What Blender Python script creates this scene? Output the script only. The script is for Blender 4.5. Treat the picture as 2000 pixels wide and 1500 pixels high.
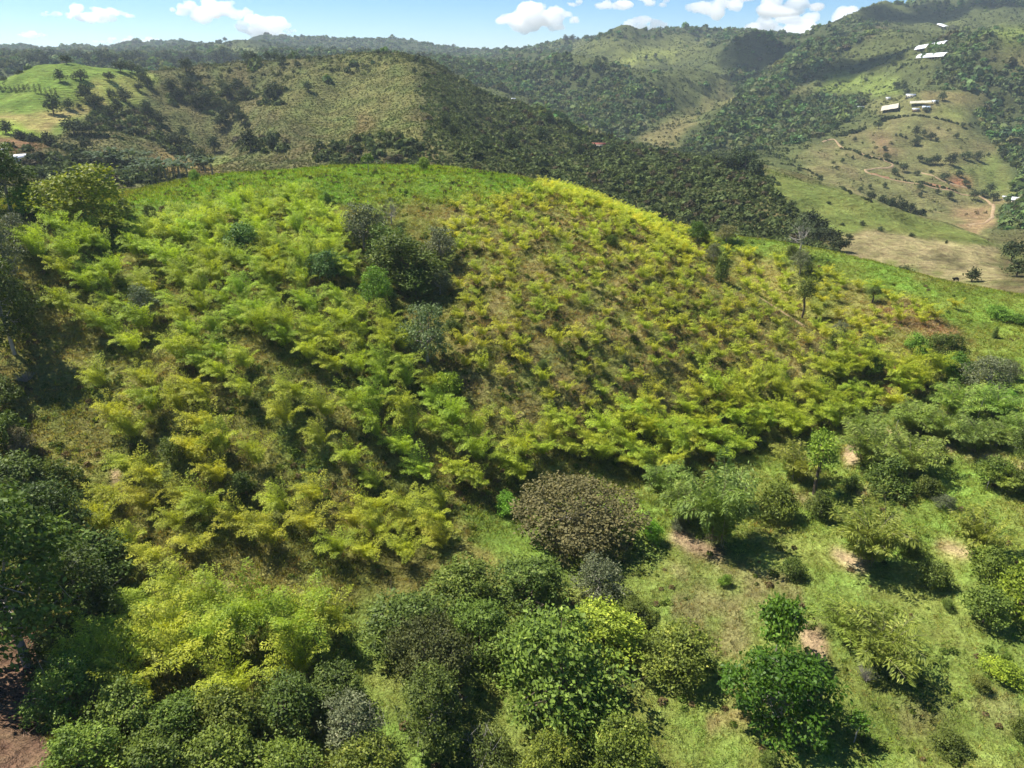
import bpy, math, random
import numpy as np
from mathutils import Vector, Matrix
R = math.radians
for _o in list(bpy.data.objects): bpy.data.objects.remove(_o)
SC = bpy.context.scene
COL = SC.collection
rng = np.random.default_rng(7)
random.seed(7)

# ------------------------------------------------------------------ camera
CAMZ = 60.0
PITCH = R(24.0)
FPX = 1389.0                      # focal length in the photograph's pixels (2000 wide)
cam_d = bpy.data.cameras.new("camera"); cam = bpy.data.objects.new("camera", cam_d); COL.objects.link(cam)
cam.location = (0, 0, CAMZ); cam.rotation_euler = (R(90) - PITCH, 0, 0)
cam_d.sensor_width = 36; cam_d.lens = 36 * FPX / 2000; cam_d.clip_start = 0.5; cam_d.clip_end = 40000
SC.camera = cam

# ------------------------------------------------------------------ light
SUN_AZ, SUN_EL = R(-62), R(56)
sun_dir = Vector((math.sin(SUN_AZ) * math.cos(SUN_EL), math.cos(SUN_AZ) * math.cos(SUN_EL), math.sin(SUN_EL)))
sd = bpy.data.lights.new("sun", 'SUN'); sd.energy = 5.0; sd.angle = R(0.5); sd.color = (1.0, 0.95, 0.86)
so = bpy.data.objects.new("sun", sd); COL.objects.link(so); so.location = (0, 0, 400)
so.rotation_euler = sun_dir.to_track_quat('Z', 'Y').to_euler()
world = bpy.data.worlds.new("World"); SC.world = world; world.use_nodes = True
wn, wl = world.node_tree.nodes, world.node_tree.links
bg = wn['Background']; sky = wn.new("ShaderNodeTexSky"); sky.sky_type = 'NISHITA'; sky.sun_disc = False
sky.sun_elevation = SUN_EL; sky.sun_rotation = SUN_AZ; sky.altitude = 1500; sky.air_density = 0.8; sky.dust_density = 0.2; sky.ozone_density = 2.5
hsv = wn.new('ShaderNodeHueSaturation'); hsv.inputs['Saturation'].default_value = 1.3; hsv.inputs['Value'].default_value = .95
wl.new(sky.outputs[0], hsv.inputs['Color']); wl.new(hsv.outputs[0], bg.inputs[0]); bg.inputs[1].default_value = 0.08
SC.view_settings.view_transform = 'Standard'; SC.view_settings.look = 'None'; SC.view_settings.gamma = 1; SC.view_settings.exposure = 0.92
SC.cycles.max_bounces = 20; SC.cycles.diffuse_bounces = 2; SC.cycles.glossy_bounces = 1; SC.cycles.transmission_bounces = 3
SC.cycles.transparent_max_bounces = 4; SC.cycles.volume_bounces = 16; SC.cycles.use_denoising = True
SC.cycles.sample_clamp_indirect = 4; SC.cycles.use_adaptive_sampling = True; SC.cycles.adaptive_threshold = 0.02

# ------------------------------------------------------------------ camera maths
sp, cp = math.sin(PITCH), math.cos(PITCH)
def px_dir(px, py):
    u = (np.asarray(px, float) - 1000) / FPX; v = (np.asarray(py, float) - 750) / FPX
    dz = -(sp + v * cp); dy = cp - v * sp
    h = np.sqrt(u * u + dy * dy)
    return np.arctan2(u, dy), dz / h                      # azimuth, tangent of elevation
def project(x, y, z):
    dz = z - CAMZ
    depth = y * cp - dz * sp
    up = y * sp + dz * cp
    depth = np.maximum(depth, 1e-3)
    return 1000 + FPX * x / depth, 750 - FPX * up / depth

# ------------------------------------------------------------------ noise
_perm = np.random.default_rng(3).permutation(512)
_ga = np.random.default_rng(4).uniform(0, 2 * np.pi, 512)
def pnoise(x, y):
    xi = np.floor(x).astype(int); yi = np.floor(y).astype(int); fx = x - xi; fy = y - yi
    def g(ix, iy, dx, dy):
        h = _perm[(_perm[ix & 511] + iy) & 511]; a = _ga[h]
        return np.cos(a) * dx + np.sin(a) * dy
    sx = fx * fx * fx * (fx * (fx * 6 - 15) + 10); sy = fy * fy * fy * (fy * (fy * 6 - 15) + 10)
    a = g(xi, yi, fx, fy); b = g(xi + 1, yi, fx - 1, fy); c = g(xi, yi + 1, fx, fy - 1); d = g(xi + 1, yi + 1, fx - 1, fy - 1)
    return ((a + sx * (b - a)) * (1 - sy) + (c + sx * (d - c)) * sy) * 1.5
def fbm(x, y, wl, oct=4, seed=0):
    s = 0; a = 1; t = 0
    for k in range(oct):
        s = s + a * pnoise(x / wl + 17.3 * k + seed * 31.7, y / wl - 9.1 * k + seed * 11.3); t += a; a *= .5; wl = wl * .5
    return s / t
def ss(a, b, x):
    t = np.clip((x - a) / (b - a), 0, 1); return t * t * (3 - 2 * t)

# ------------------------------------------------------------------ terrain: profile curves read from near to far, each knot (px, py, distance) or (px, py, None, height)
def K(*k): return k
CURVES = [
 ('under', 3, [K(-900,0,10,-60),K(2900,0,10,-60)]),
 ('bottom', 3, [K(-600,1500,None,-50),K(0,1500,None,-51),K(300,1500,None,-56),K(700,1500,None,-60),K(1000,1500,None,-61),K(1500,1500,None,-61),K(2000,1500,None,-60),K(2600,1500,None,-59)]),
 ('foot', 2.0, [K(-500,1250,None,-53),K(0,1250,None,-54.5),K(300,1210,None,-57),K(650,1150,None,-59),K(1000,1010,None,-61),K(1300,925,None,-62),K(1500,885,None,-62),K(1650,850,None,-61.5),K(1750,795,139),K(1850,745,153),K(2050,690,175),K(2600,640,176)]),
 ('mid', 2.0, [K(-500,760,None,-44),K(0,760,None,-44),K(250,720,None,-43.5),K(500,700,None,-43),K(700,680,None,-44),K(820,660,None,-46),K(950,655,None,-45),K(1150,650,None,-45.5),K(1350,690,None,-50),K(1500,740,None,-55),K(1640,770,None,-58),K(1750,720,149),K(1850,702,163),K(2050,668,183),K(2600,620,184)]),
 ('rib', 1.2, [K(-500,470,150),K(0,470,152),K(300,440,168),K(600,400,180),K(850,375,186),K(1000,365,192),K(1090,376,196),K(1250,432,190),K(1400,525,178),K(1560,622,162),K(1645,690,150),K(1750,672,160),K(1850,665,173),K(2050,645,190),K(2600,610,191)]),
 ('hollow', 1.2, [K(-500,420,168),K(0,420,168),K(300,398,182),K(600,360,192),K(850,340,198),K(1000,350,202),K(1100,378,206),K(1250,450,202),K(1400,560,190),K(1560,640,172),K(1645,672,165),K(1750,632,172),K(1850,628,183),K(2050,622,198),K(2600,600,199)]),
 ('crest', 0.5, [K(-500,400,190),K(0,398,190),K(120,392,192),K(250,383,198),K(400,352,205),K(600,334,212),K(720,328,215),K(850,328,217),K(980,343,217),K(1060,360,217),K(1140,383,217),K(1220,415,217),K(1300,446,217),K(1400,461,217),K(1500,474,216),K(1600,490,214),K(1700,514,210),K(1800,546,206),K(1880,566,205),K(2000,590,206),K(2600,640,210)]),
 ('dip', 1.5, [K(-500,430,265),K(0,420,265),K(300,410,270),K(600,400,275),K(850,410,280),K(1060,450,280),K(1300,520,275),K(1500,540,262),K(1700,555,250),K(1850,566,238),K(2000,580,232),K(2600,600,235)]),
 ('toe', 1.5, [K(-500,330,380),K(0,322,380),K(130,335,380),K(250,352,380),K(400,342,380),K(600,326,380),K(850,320,380),K(980,338,375),K(1060,355,365),K(1200,408,345),K(1300,438,330),K(1420,460,320),K(1550,482,305),K(1700,505,292),K(1850,535,275),K(2000,552,262),K(2600,560,265)]),
 ('flank', 1.2, [K(-500,250,480),K(0,262,480),K(150,268,480),K(250,262,490),K(330,285,500),K(420,300,500),K(480,280,500),K(560,235,505),K(640,262,500),K(700,245,500),K(780,230,500),K(830,205,500),K(900,240,500),K(980,275,480),K(1060,310,455),K(1200,345,420),K(1330,372,395),K(1450,375,380),K(1600,425,365),K(1750,455,345),K(1850,490,325),K(2000,530,305),K(2600,540,300)]),
 ('midcrest', 0.35, [K(-500,175,640),K(-100,178,640),K(0,165,640),K(40,140,640),K(75,127,640),K(120,125,645),K(190,130,655),K(260,143,665),K(330,138,680),K(420,128,700),K(520,119,715),K(640,113,725),K(700,105,730),K(760,102,730),K(805,107,720),K(850,122,700),K(900,160,670),K(980,198,630),K(1060,222,600),K(1110,252,570),K(1150,282,545),K(1250,288,525),K(1340,305,505),K(1400,318,490),K(1440,318,478),K(1500,334,465),K(1600,366,450),K(1700,396,435),K(1800,425,420),K(1900,455,405),K(1990,500,385),K(2080,520,370),K(2600,545,360)]),
 ('ravine', 2, [K(-500,220,880),K(0,215,880),K(400,210,900),K(760,190,920),K(900,200,880),K(1060,270,800),K(1150,315,760),K(1300,335,690),K(1450,350,640),K(1600,395,590),K(1750,435,550),K(1900,490,500),K(2000,520,480),K(2600,560,450)]),
 ('farfoot', 1.5, [K(-500,150,1250),K(0,150,1250),K(400,150,1250),K(700,140,1250),K(900,165,1150),K(1060,228,1050),K(1200,268,980),K(1300,282,930),K(1450,300,850),K(1560,322,780),K(1700,375,700),K(1800,405,660),K(1900,430,620),K(2000,430,600),K(2600,450,600)]),
 ('farmid', 1.5, [K(-500,125,1800),K(0,125,1800),K(300,122,1800),K(450,112,1800),K(600,118,1800),K(800,128,1750),K(950,140,1650),K(1080,190,1450),K(1200,210,1350),K(1330,222,1300),K(1450,228,1200),K(1560,238,1150),K(1680,250,1050),K(1800,232,1050),K(1900,235,1050),K(2000,265,1020),K(2600,280,1000)]),
 ('farhigh', 1.2, [K(-500,108,2500),K(0,108,2500),K(200,108,2500),K(400,106,2450),K(600,100,2400),K(800,108,2400),K(950,118,2300),K(1080,120,2000),K(1200,108,1900),K(1330,105,1850),K(1450,115,1750),K(1560,130,1650),K(1680,110,1650),K(1800,105,1600),K(1900,90,1600),K(2000,110,1600),K(2600,120,1600)]),
 ('skyline', 0.3, [K(-500,95,3100),K(-100,90,3100),K(0,90,3100),K(45,90,3100),K(80,99,3100),K(150,98,3050),K(210,97,3000),K(260,90,3000),K(320,84,2950),K(360,86,2900),K(400,93,2800),K(430,86,2600),K(480,84,2600),K(490,74,2800),K(515,66,2900),K(560,72,2900),K(640,76,2900),K(700,78,2900),K(770,84,2900),K(850,91,2850),K(920,98,2800),K(1000,101,2600),K(1050,92,2400),K(1100,80,2300),K(1180,74,2300),K(1250,68,2250),K(1330,68,2250),K(1390,64,2250),K(1440,60,2200),K(1500,71,2150),K(1570,74,2100),K(1620,66,2100),K(1660,52,2100),K(1720,32,2100),K(1780,8,2100),K(1830,-4,2100),K(1900,-6,2100),K(1980,2,2100),K(2050,10,2100),K(2200,5,2100),K(2600,40,2100)]),
 ('beyond', 3, [K(-900,160,4500),K(2900,160,4500)]),
 ('edge', 3, [K(-900,150,12000),K(2900,150,12000)]),
]
NA, AZMAX = 1040, R(62)
AZ = np.linspace(-AZMAX, AZMAX, NA)
daz = AZ[1] - AZ[0]
CD, CT = [], []
for name, sig, kn in CURVES:
    a, t, d = [], [], []
    for k in kn:
        if name == 'under':
            a.append(R(-70) if k[0] < 0 else R(70)); t.append(k[3] / k[2]); d.append(k[2]); continue
        aa, tt = px_dir(k[0], k[1])
        dd = k[2] if k[2] is not None else k[3] / tt
        a.append(float(aa)); t.append(float(tt)); d.append(float(dd))
    dd = np.interp(AZ, a, np.log(d)); tt = np.interp(AZ, a, t)
    n = int(round(3 * R(sig) / daz)); kk = np.exp(-.5 * (np.arange(-n, n + 1) * daz / R(sig)) ** 2); kk /= kk.sum()
    sm = lambda v: np.convolve(np.pad(v, n, mode='edge'), kk, mode='valid')
    CD.append(np.exp(sm(dd))); CT.append(sm(tt))
CD = np.array(CD); CT = np.array(CT)
for i in range(1, len(CD)): CD[i] = np.maximum(CD[i], CD[i - 1] * 1.02)
CZ = CD * CT
XL = np.log(CD)
NR = 820
RR = np.exp(np.linspace(math.log(12), math.log(11500), NR)); LR = np.log(RR)
def pchip_cols(X, Y, xq):
    h = np.diff(X, axis=0); s = np.diff(Y, axis=0) / h
    m = np.zeros_like(Y)
    w1 = 2 * h[1:] + h[:-1]; w2 = h[1:] + 2 * h[:-1]
    ok = s[:-1] * s[1:] > 0
    with np.errstate(divide='ignore', invalid='ignore'):
        mm = (w1 + w2) / (w1 / s[:-1] + w2 / s[1:])
    m[1:-1] = np.where(ok, mm, 0); m[0] = s[0]; m[-1] = s[-1]
    out = np.empty((len(xq), X.shape[1])); cols = np.arange(X.shape[1])
    for j, q in enumerate(xq):
        i = np.clip((X <= q).sum(0) - 1, 0, len(X) - 2)
        hh = h[i, cols]; t = np.clip((q - X[i, cols]) / hh, 0, 1)
        out[j] = ((1 + 2 * t) * (1 - t) ** 2 * Y[i, cols] + t * (1 - t) ** 2 * hh * m[i, cols] + t * t * (3 - 2 * t) * Y[i + 1, cols] + t * t * (t - 1) * hh * m[i + 1, cols])
    return out
ZG = pchip_cols(CD, CZ, RR)                                 # relative to the camera
AG, RG = np.meshgrid(AZ, RR)
XG, YG = RG * np.sin(AG), RG * np.cos(AG)
def smooth_az(Z, deg):
    n = int(round(3 * R(deg) / daz)); kk = np.exp(-.5 * (np.arange(-n, n + 1) * daz / R(deg)) ** 2); kk /= kk.sum()
    P = np.pad(Z, ((0, 0), (n, n)), mode='edge'); return sum(kk[i] * P[:, i:i + Z.shape[1]] for i in range(2 * n + 1))
_w = ss(230, 290, RG); ZG = smooth_az(ZG, 1.0) * (1 - _w) + ZG * _w

def world_at(px, py, d):
    a, t = px_dir(px, py); return np.array([d * math.sin(a), d * math.cos(a), d * t])
def spur(pts, h, w, pw=1.5):
    """raise a ridge of height h and half width w along a line on the land"""
    global ZG
    P = [world_at(*p) for p in pts]; best = np.full(XG.shape, 1e9); par = np.zeros(XG.shape)
    n = len(P) - 1
    for i in range(n):
        ax, ay = P[i][:2]; bx, by = P[i + 1][:2]; vx, vy = bx - ax, by - ay
        t = np.clip(((XG - ax) * vx + (YG - ay) * vy) / (vx * vx + vy * vy), 0, 1)
        dd = np.hypot(XG - ax - t * vx, YG - ay - t * vy)
        par = np.where(dd < best, (i + t) / n, par); best = np.minimum(best, dd)
    ww = w if np.isscalar(w) else w[0] + (w[1] - w[0]) * par
    hh = h if np.isscalar(h) else h[0] + (h[1] - h[0]) * par
    ZG = ZG + hh / (1 + (best / ww) ** 2) ** pw
# spurs and hollows of the far mountain and the middle hill
spur([(1010,150,1900),(1075,170,1550),(1110,215,1250)], 22, 70)
spur([(1200,120,1750),(1165,170,1450),(1150,230,1180)], 45, 110)
spur([(1450,135,1650),(1380,180,1420),(1300,235,1180),(1250,262,1050)], (40, 22), 80)
spur([(1690,50,1950),(1600,110,1800),(1520,160,1600)], (40, 30), 90)
spur([(1570,185,1450),(1500,225,1200),(1440,262,1000),(1400,290,900)], (36, 18), 60)
spur([(1640,120,1700),(1720,150,1500),(1790,170,1350)], 26, 110)
spur([(1880,190,1250),(1840,225,1060),(1760,265,930),(1640,290,850),(1600,320,770)], (26, 12), 110)
spur([(2100,60,1700),(2000,130,1450),(1990,200,1200)], 34, 90)
spur([(1330,88,2050),(1290,100,1900),(1230,112,1800)], 22, 90)
spur([(1950,250,1050),(1960,330,820),(1920,400,680)], -16, 50)
spur([(1380,250,1150),(1480,190,1450),(1570,140,1700)], -22, 60)
spur([(470,84,2500),(470,92,2300),(480,104,2000)], 20, 90)
spur([(640,110,700),(560,205,560),(500,290,430)], (2, 9), 46)
spur([(480,150,640),(440,230,540),(400,310,430)], -10, 34)
spur([(660,180,600),(600,270,480),(560,320,400)], -5, 22)
spur([(770,110,700),(815,190,540),(850,300,400)], (2, 12), 44)
spur([(960,200,600),(960,290,440)], -8, 34)
spur([(200,240,540),(320,200,600),(380,180,650)], -6, 30)
# the gully down the face of the near hill, and a bank at the lower left
spur([(740,400,185),(780,500,155),(850,640,125),(930,800,102),(1010,930,88)], -1.8, 8)
spur([(600,420,180),(480,560,140),(420,760,108),(380,960,88)], 0.8, 16)
spur([(60,560,135),(110,760,105),(150,950,84),(190,1120,72)], -1.2, 8)
nf = ss(60, 400, RG); nm = ss(300, 900, RG) ; nff = ss(900, 2200, RG)
ZG = ZG + 0.45 * fbm(XG, YG, 16, 3, 1) * ss(14, 40, RG) + .16 * fbm(XG, YG, 4, 2, 2) * (1 - ss(200, 400, RG))
rg_ = 1 - np.abs(fbm(XG, YG, 90, 4, 3)) * 3
ZG = ZG + ss(250, 420, RG) * (1 - ss(1500, 3000, RG)) * (rg_ * 3.0 + 2.0 * fbm(XG, YG, 28, 3, 5))
rg2 = 1 - np.abs(fbm(XG, YG, 330, 5, 7)) * 3
ZG = ZG + ss(750, 1300, RG) * (rg2 * 27 * (1 - .4 * nff))
for _nm, _wd in (('midcrest', .10), ('skyline', .12), ('crest', .05)):      # crests keep their surveyed height
    _k = [c[0] for c in CURVES].index(_nm); _j = np.clip(np.round((XL[_k] - LR[0]) / (LR[1] - LR[0])).astype(int), 0, NR - 1); _c = np.arange(NA)
    _e = ZG[_j, _c] - CZ[_k]; _n = 15; _e = np.convolve(np.pad(_e, _n, mode='edge'), np.hanning(2 * _n + 1) / _n, mode='valid') if _nm != 'crest' else _e * 0
    ZG = ZG - _e[None] * np.exp(-.5 * ((LR[:, None] - XL[_k][None]) / _wd) ** 2)
ZG = ZG + CAMZ                                               # world heights
# lower everything that the far noise lifted above the skyline is fine: the skyline is the land itself

def zat(x, y):
    x = np.asarray(x, float); y = np.asarray(y, float)
    a = np.arctan2(x, y); lr = np.log(np.maximum(np.hypot(x, y), 12.01))
    fa = np.clip((a - AZ[0]) / daz, 0, NA - 1.001); fr = np.clip((lr - LR[0]) / (LR[1] - LR[0]), 0, NR - 1.001)
    ia = fa.astype(int); ir = fr.astype(int); ta = fa - ia; tr = fr - ir
    return (ZG[ir, ia] * (1 - ta) + ZG[ir, ia + 1] * ta) * (1 - tr) + (ZG[ir + 1, ia] * (1 - ta) + ZG[ir + 1, ia + 1] * ta) * tr
TG = (ZG - CAMZ) / RG
TMAX = np.maximum.accumulate(TG, axis=0)                      # how high the land in front reaches
def ground_at(px, py, dmin=0):
    """first point of the land along the line of sight"""
    a, t = px_dir(px, py); a = float(a); t = float(t)
    ia = int(np.clip((a - AZ[0]) / daz, 0, NA - 2)); ta = (a - AZ[0]) / daz - ia
    col = TG[:, ia] * (1 - ta) + TG[:, ia + 1] * ta
    idx = np.nonzero((col >= t) & (RR > dmin))[0]
    if len(idx) == 0:
        m = RR > dmin; j = int(np.argmax(np.where(m & (RR < 3500), col, -9))); r = RR[j]
    else:
        j = idx[0]
        if j > 0 and col[j] > col[j - 1]: f = (t - col[j - 1]) / (col[j] - col[j - 1]); r = RR[j - 1] + (RR[j] - RR[j - 1]) * min(max(f, 0), 1)
        else: r = RR[j]
    x, y = r * math.sin(a), r * math.cos(a)
    return x, y, float(zat(x, y)), r
def visible(x, y, z, tol=0.0):
    """whether a point stands clear of the land in front of it"""
    r = np.hypot(x, y); a = np.arctan2(x, y); t = (z - CAMZ) / r
    ia = np.clip(np.round((a - AZ[0]) / daz).astype(int), 0, NA - 1); ir = np.clip(((np.log(r) - LR[0]) / (LR[1] - LR[0])).astype(int) - 1, 0, NR - 1)
    return (t + tol >= TMAX[ir, ia]) & (np.abs(a) < AZMAX)
def inpoly(px, py, poly):
    px = np.asarray(px, float); py = np.asarray(py, float); c = np.zeros(px.shape, bool); n = len(poly); j = n - 1
    for i in range(n):
        xi, yi = poly[i]; xj, yj = poly[j]
        if yi != yj: c ^= ((yi > py) != (yj > py)) & (px < (xj - xi) * (py - yi) / (yj - yi) + xi)
        j = i
    return c
# ------------------------------------------------------------------ materials
def nodes(name):
    m = bpy.data.materials.new(name); m.use_nodes = True; nt = m.node_tree
    for n in list(nt.nodes): nt.nodes.remove(n)
    return m, nt, nt.nodes, nt.links
def lin(r, g, b):
    f = lambda c: ((c / 255 + .055) / 1.055) ** 2.4 if c > 10 else c / 255 / 12.92
    return np.array([f(r), f(g), f(b)])
def leaf_mat(name, dark, light, tip=None, trans=.35, tint=True, attr=False, rough=.55, spec=.25, islands=True, tcol=1.25):
    """leaves: colour differs from leaf to leaf; light passes through them"""
    m, nt, N, L = nodes(name)
    out = N.new("ShaderNodeOutputMaterial")
    rampn = N.new("ShaderNodeValToRGB"); cr = rampn.color_ramp
    cr.elements[0].color = (*dark, 1); cr.elements[1].color = (*light, 1)
    if tip is not None:
        cr.elements[1].position = .8; e = cr.elements.new(1.0); e.color = (*tip, 1)
    geo = N.new("ShaderNodeNewGeometry"); nz = N.new("ShaderNodeTexNoise"); nz.inputs['Scale'].default_value = .55; nz.inputs['Detail'].default_value = 2
    L.new(geo.outputs['Position'], nz.inputs['Vector'])
    mx = N.new("ShaderNodeMath"); mx.operation = 'MULTIPLY_ADD'; mx.inputs[1].default_value = 1.1; mx.inputs[2].default_value = -.3
    L.new(nz.outputs[0], mx.inputs[0])
    ad = N.new("ShaderNodeMath"); ad.operation = 'MULTIPLY_ADD'; ad.inputs[1].default_value = .55
    if islands: L.new(geo.outputs['Random Per Island'], ad.inputs[0])
    else:
        n2 = N.new("ShaderNodeTexWhiteNoise"); L.new(geo.outputs['Position'], n2.inputs['Vector']); ad.inputs[0].default_value = .5
    L.new(mx.outputs[0], ad.inputs[2]); L.new(ad.outputs[0], rampn.inputs[0])
    col = rampn.outputs[0]
    def mul(a, b):
        mm = N.new("ShaderNodeMix"); mm.data_type = 'RGBA'; mm.blend_type = 'MULTIPLY'; mm.inputs[0].default_value = 1
        L.new(a, mm.inputs[6]); L.new(b, mm.inputs[7]); return mm.outputs[2]
    if tint: oi = N.new("ShaderNodeObjectInfo"); col = mul(col, oi.outputs['Color'])
    if attr: at = N.new("ShaderNodeAttribute"); at.attribute_name = 'tone'; col = mul(col, at.outputs['Color'])
    pb = N.new("ShaderNodeBsdfPrincipled"); pb.inputs['Roughness'].default_value = rough; pb.inputs['Specular IOR Level'].default_value = spec
    L.new(col, pb.inputs['Base Color'])
    tr = N.new("ShaderNodeBsdfTranslucent"); g = N.new("ShaderNodeMix"); g.data_type = 'RGBA'; g.blend_type = 'MULTIPLY'; g.inputs[0].default_value = 1
    L.new(col, g.inputs[6]); g.inputs[7].default_value = (tcol, tcol, tcol * .55, 1); L.new(g.outputs[2], tr.inputs[0])
    ms = N.new("ShaderNodeMixShader"); ms.inputs[0].default_value = trans
    L.new(pb.outputs[0], ms.inputs[1]); L.new(tr.outputs[0], ms.inputs[2]); L.new(ms.outputs[0], out.inputs[0])
    return m
def plain(name, c, rough=.8, noise=.35, scale=3.0, c2=None, bump=0.0, spec=.3, metal=0):
    m, nt, N, L = nodes(name); out = N.new("ShaderNodeOutputMaterial"); pb = N.new("ShaderNodeBsdfPrincipled")
    nz = N.new("ShaderNodeTexNoise"); nz.inputs['Scale'].default_value = scale; nz.inputs['Detail'].default_value = 4
    tc = N.new("ShaderNodeTexCoord"); L.new(tc.outputs['Object'], nz.inputs['Vector'])
    r = N.new("ShaderNodeValToRGB"); c = np.array(c); c2 = np.array(c2) if c2 is not None else c * (1 - noise)
    r.color_ramp.elements[0].position = .35; r.color_ramp.elements[1].position = .65
    r.color_ramp.elements[0].color = (*c2, 1); r.color_ramp.elements[1].color = (*c, 1)
    L.new(nz.outputs[0], r.inputs[0]); L.new(r.outputs[0], pb.inputs['Base Color']); pb.inputs['Roughness'].default_value = rough
    pb.inputs['Specular IOR Level'].default_value = spec; pb.inputs['Metallic'].default_value = metal
    if bump:
        b = N.new("ShaderNodeBump"); b.inputs['Strength'].default_value = bump; L.new(nz.outputs[0], b.inputs['Height']); L.new(b.outputs[0], pb.inputs['Normal'])
    L.new(pb.outputs[0], out.inputs[0]); return m
def ground_mat(name='ground'):
    m, nt, N, L = nodes(name); out = N.new("ShaderNodeOutputMaterial"); pb = N.new("ShaderNodeBsdfPrincipled")
    at = N.new("ShaderNodeAttribute"); at.attribute_name = 'tone'
    geo = N.new("ShaderNodeNewGeometry")
    def noise(s, d, seed=0):
        n = N.new("ShaderNodeTexNoise"); n.inputs['Scale'].default_value = s; n.inputs['Detail'].default_value = d; n.inputs['Roughness'].default_value = .65
        L.new(geo.outputs['Position'], n.inputs['Vector']); return n.outputs[0]
    n1, n2, n3 = noise(2.6, 5), noise(.35, 5), noise(.06, 6)
    def mr(v, a, b, lo=.3, hi=.7):
        q = N.new("ShaderNodeMapRange"); L.new(v, q.inputs[0]); q.inputs[1].default_value = lo; q.inputs[2].default_value = hi; q.inputs[3].default_value = a; q.inputs[4].default_value = b; return q.outputs[0]
    def mth(op, a, b):
        q = N.new("ShaderNodeMath"); q.operation = op
        for i, v in enumerate((a, b)):
            if isinstance(v, (int, float)): q.inputs[i].default_value = v
            else: L.new(v, q.inputs[i])
        return q.outputs[0]
    f = mth('MULTIPLY', mth('MULTIPLY', mr(n1, .62, 1.38), mr(n2, .7, 1.3)), mr(n3, .66, 1.22, .35, .65))
    sc = N.new("ShaderNodeVectorMath"); sc.operation = 'SCALE'; L.new(at.outputs['Color'], sc.inputs[0]); L.new(f, sc.inputs[3])
    # cattle terraces: narrow steps that follow the slope
    sx = N.new("ShaderNodeSeparateXYZ"); L.new(geo.outputs['Position'], sx.inputs[0])
    tz = mth('SINE', mth('ADD', mth('MULTIPLY', sx.outputs[2], 5.2), mth('MULTIPLY', noise(.12, 3), 16.0)), 0.0)
    f2 = mth('MULTIPLY', mr(tz, .93, 1.05, -1, 1), 1.0); sc2 = N.new("ShaderNodeVectorMath"); sc2.operation = 'SCALE'; L.new(sc.outputs[0], sc2.inputs[0]); L.new(f2, sc2.inputs[3]); sc = sc2
    hs = N.new("ShaderNodeHueSaturation"); L.new(sc.outputs[0], hs.inputs['Color']); L.new(mr(n2, .485, .515), hs.inputs['Hue'])
    L.new(hs.outputs[0], pb.inputs['Base Color']); pb.inputs['Roughness'].default_value = .95; pb.inputs['Specular IOR Level'].default_value = 0.05
    bp = N.new("ShaderNodeBump"); bp.inputs['Strength'].default_value = .8; bp.inputs['Distance'].default_value = .5; L.new(n1, bp.inputs['Height'])
    bp2 = N.new("ShaderNodeBump"); bp2.inputs['Strength'].default_value = .7; bp2.inputs['Distance'].default_value = 3.0; L.new(n2, bp2.inputs['Height']); L.new(bp.outputs[0], bp2.inputs['Normal'])
    bp3 = N.new("ShaderNodeBump"); bp3.inputs['Strength'].default_value = .4; bp3.inputs['Distance'].default_value = .35; L.new(tz, bp3.inputs['Height']); L.new(bp2.outputs[0], bp3.inputs['Normal']); L.new(bp3.outputs[0], pb.inputs['Normal']); L.new(pb.outputs[0], out.inputs[0]); return m

# ------------------------------------------------------------------ mesh helpers
def mk_mesh(name, V, F, mat=None, tone=None, smooth=False):
    """V (n,3); F (k,4) quads or (k,3) triangles"""
    V = np.ascontiguousarray(V, dtype=np.float32).reshape(-1, 3); F = np.ascontiguousarray(F, dtype=np.int32)
    me = bpy.data.meshes.new(name); me.vertices.add(len(V)); me.vertices.foreach_set("co", V.ravel())
    me.loops.add(F.size); me.loops.foreach_set("vertex_index", F.ravel()); me.polygons.add(len(F))
    me.polygons.foreach_set("loop_start", np.arange(len(F), dtype=np.int32) * F.shape[1])
    if smooth: me.polygons.foreach_set("use_smooth", np.ones(len(F), bool))
    me.update(calc_edges=True)
    if tone is not None:
        a = me.color_attributes.new('tone', 'FLOAT_COLOR', 'POINT'); c = np.ones((len(V), 4), np.float32); c[:, :3] = tone; a.data.foreach_set('color', c.ravel())
    if mat: me.materials.append(mat)
    return me
def obj(name, me, parent=None, loc=None, rz=0, scale=1):
    o = bpy.data.objects.new(name, me); COL.objects.link(o)
    if parent: o.parent = parent
    if loc is not None: o.location = loc
    o.rotation_euler = (0, 0, rz)
    o.scale = (scale,) * 3 if np.isscalar(scale) else scale
    return o
def tag(o, label=None, cat=None, group=None, kind=None):
    if label: o['label'] = label
    if cat: o['category'] = cat
    if group: o['group'] = group
    if kind: o['kind'] = kind
    return o
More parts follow.
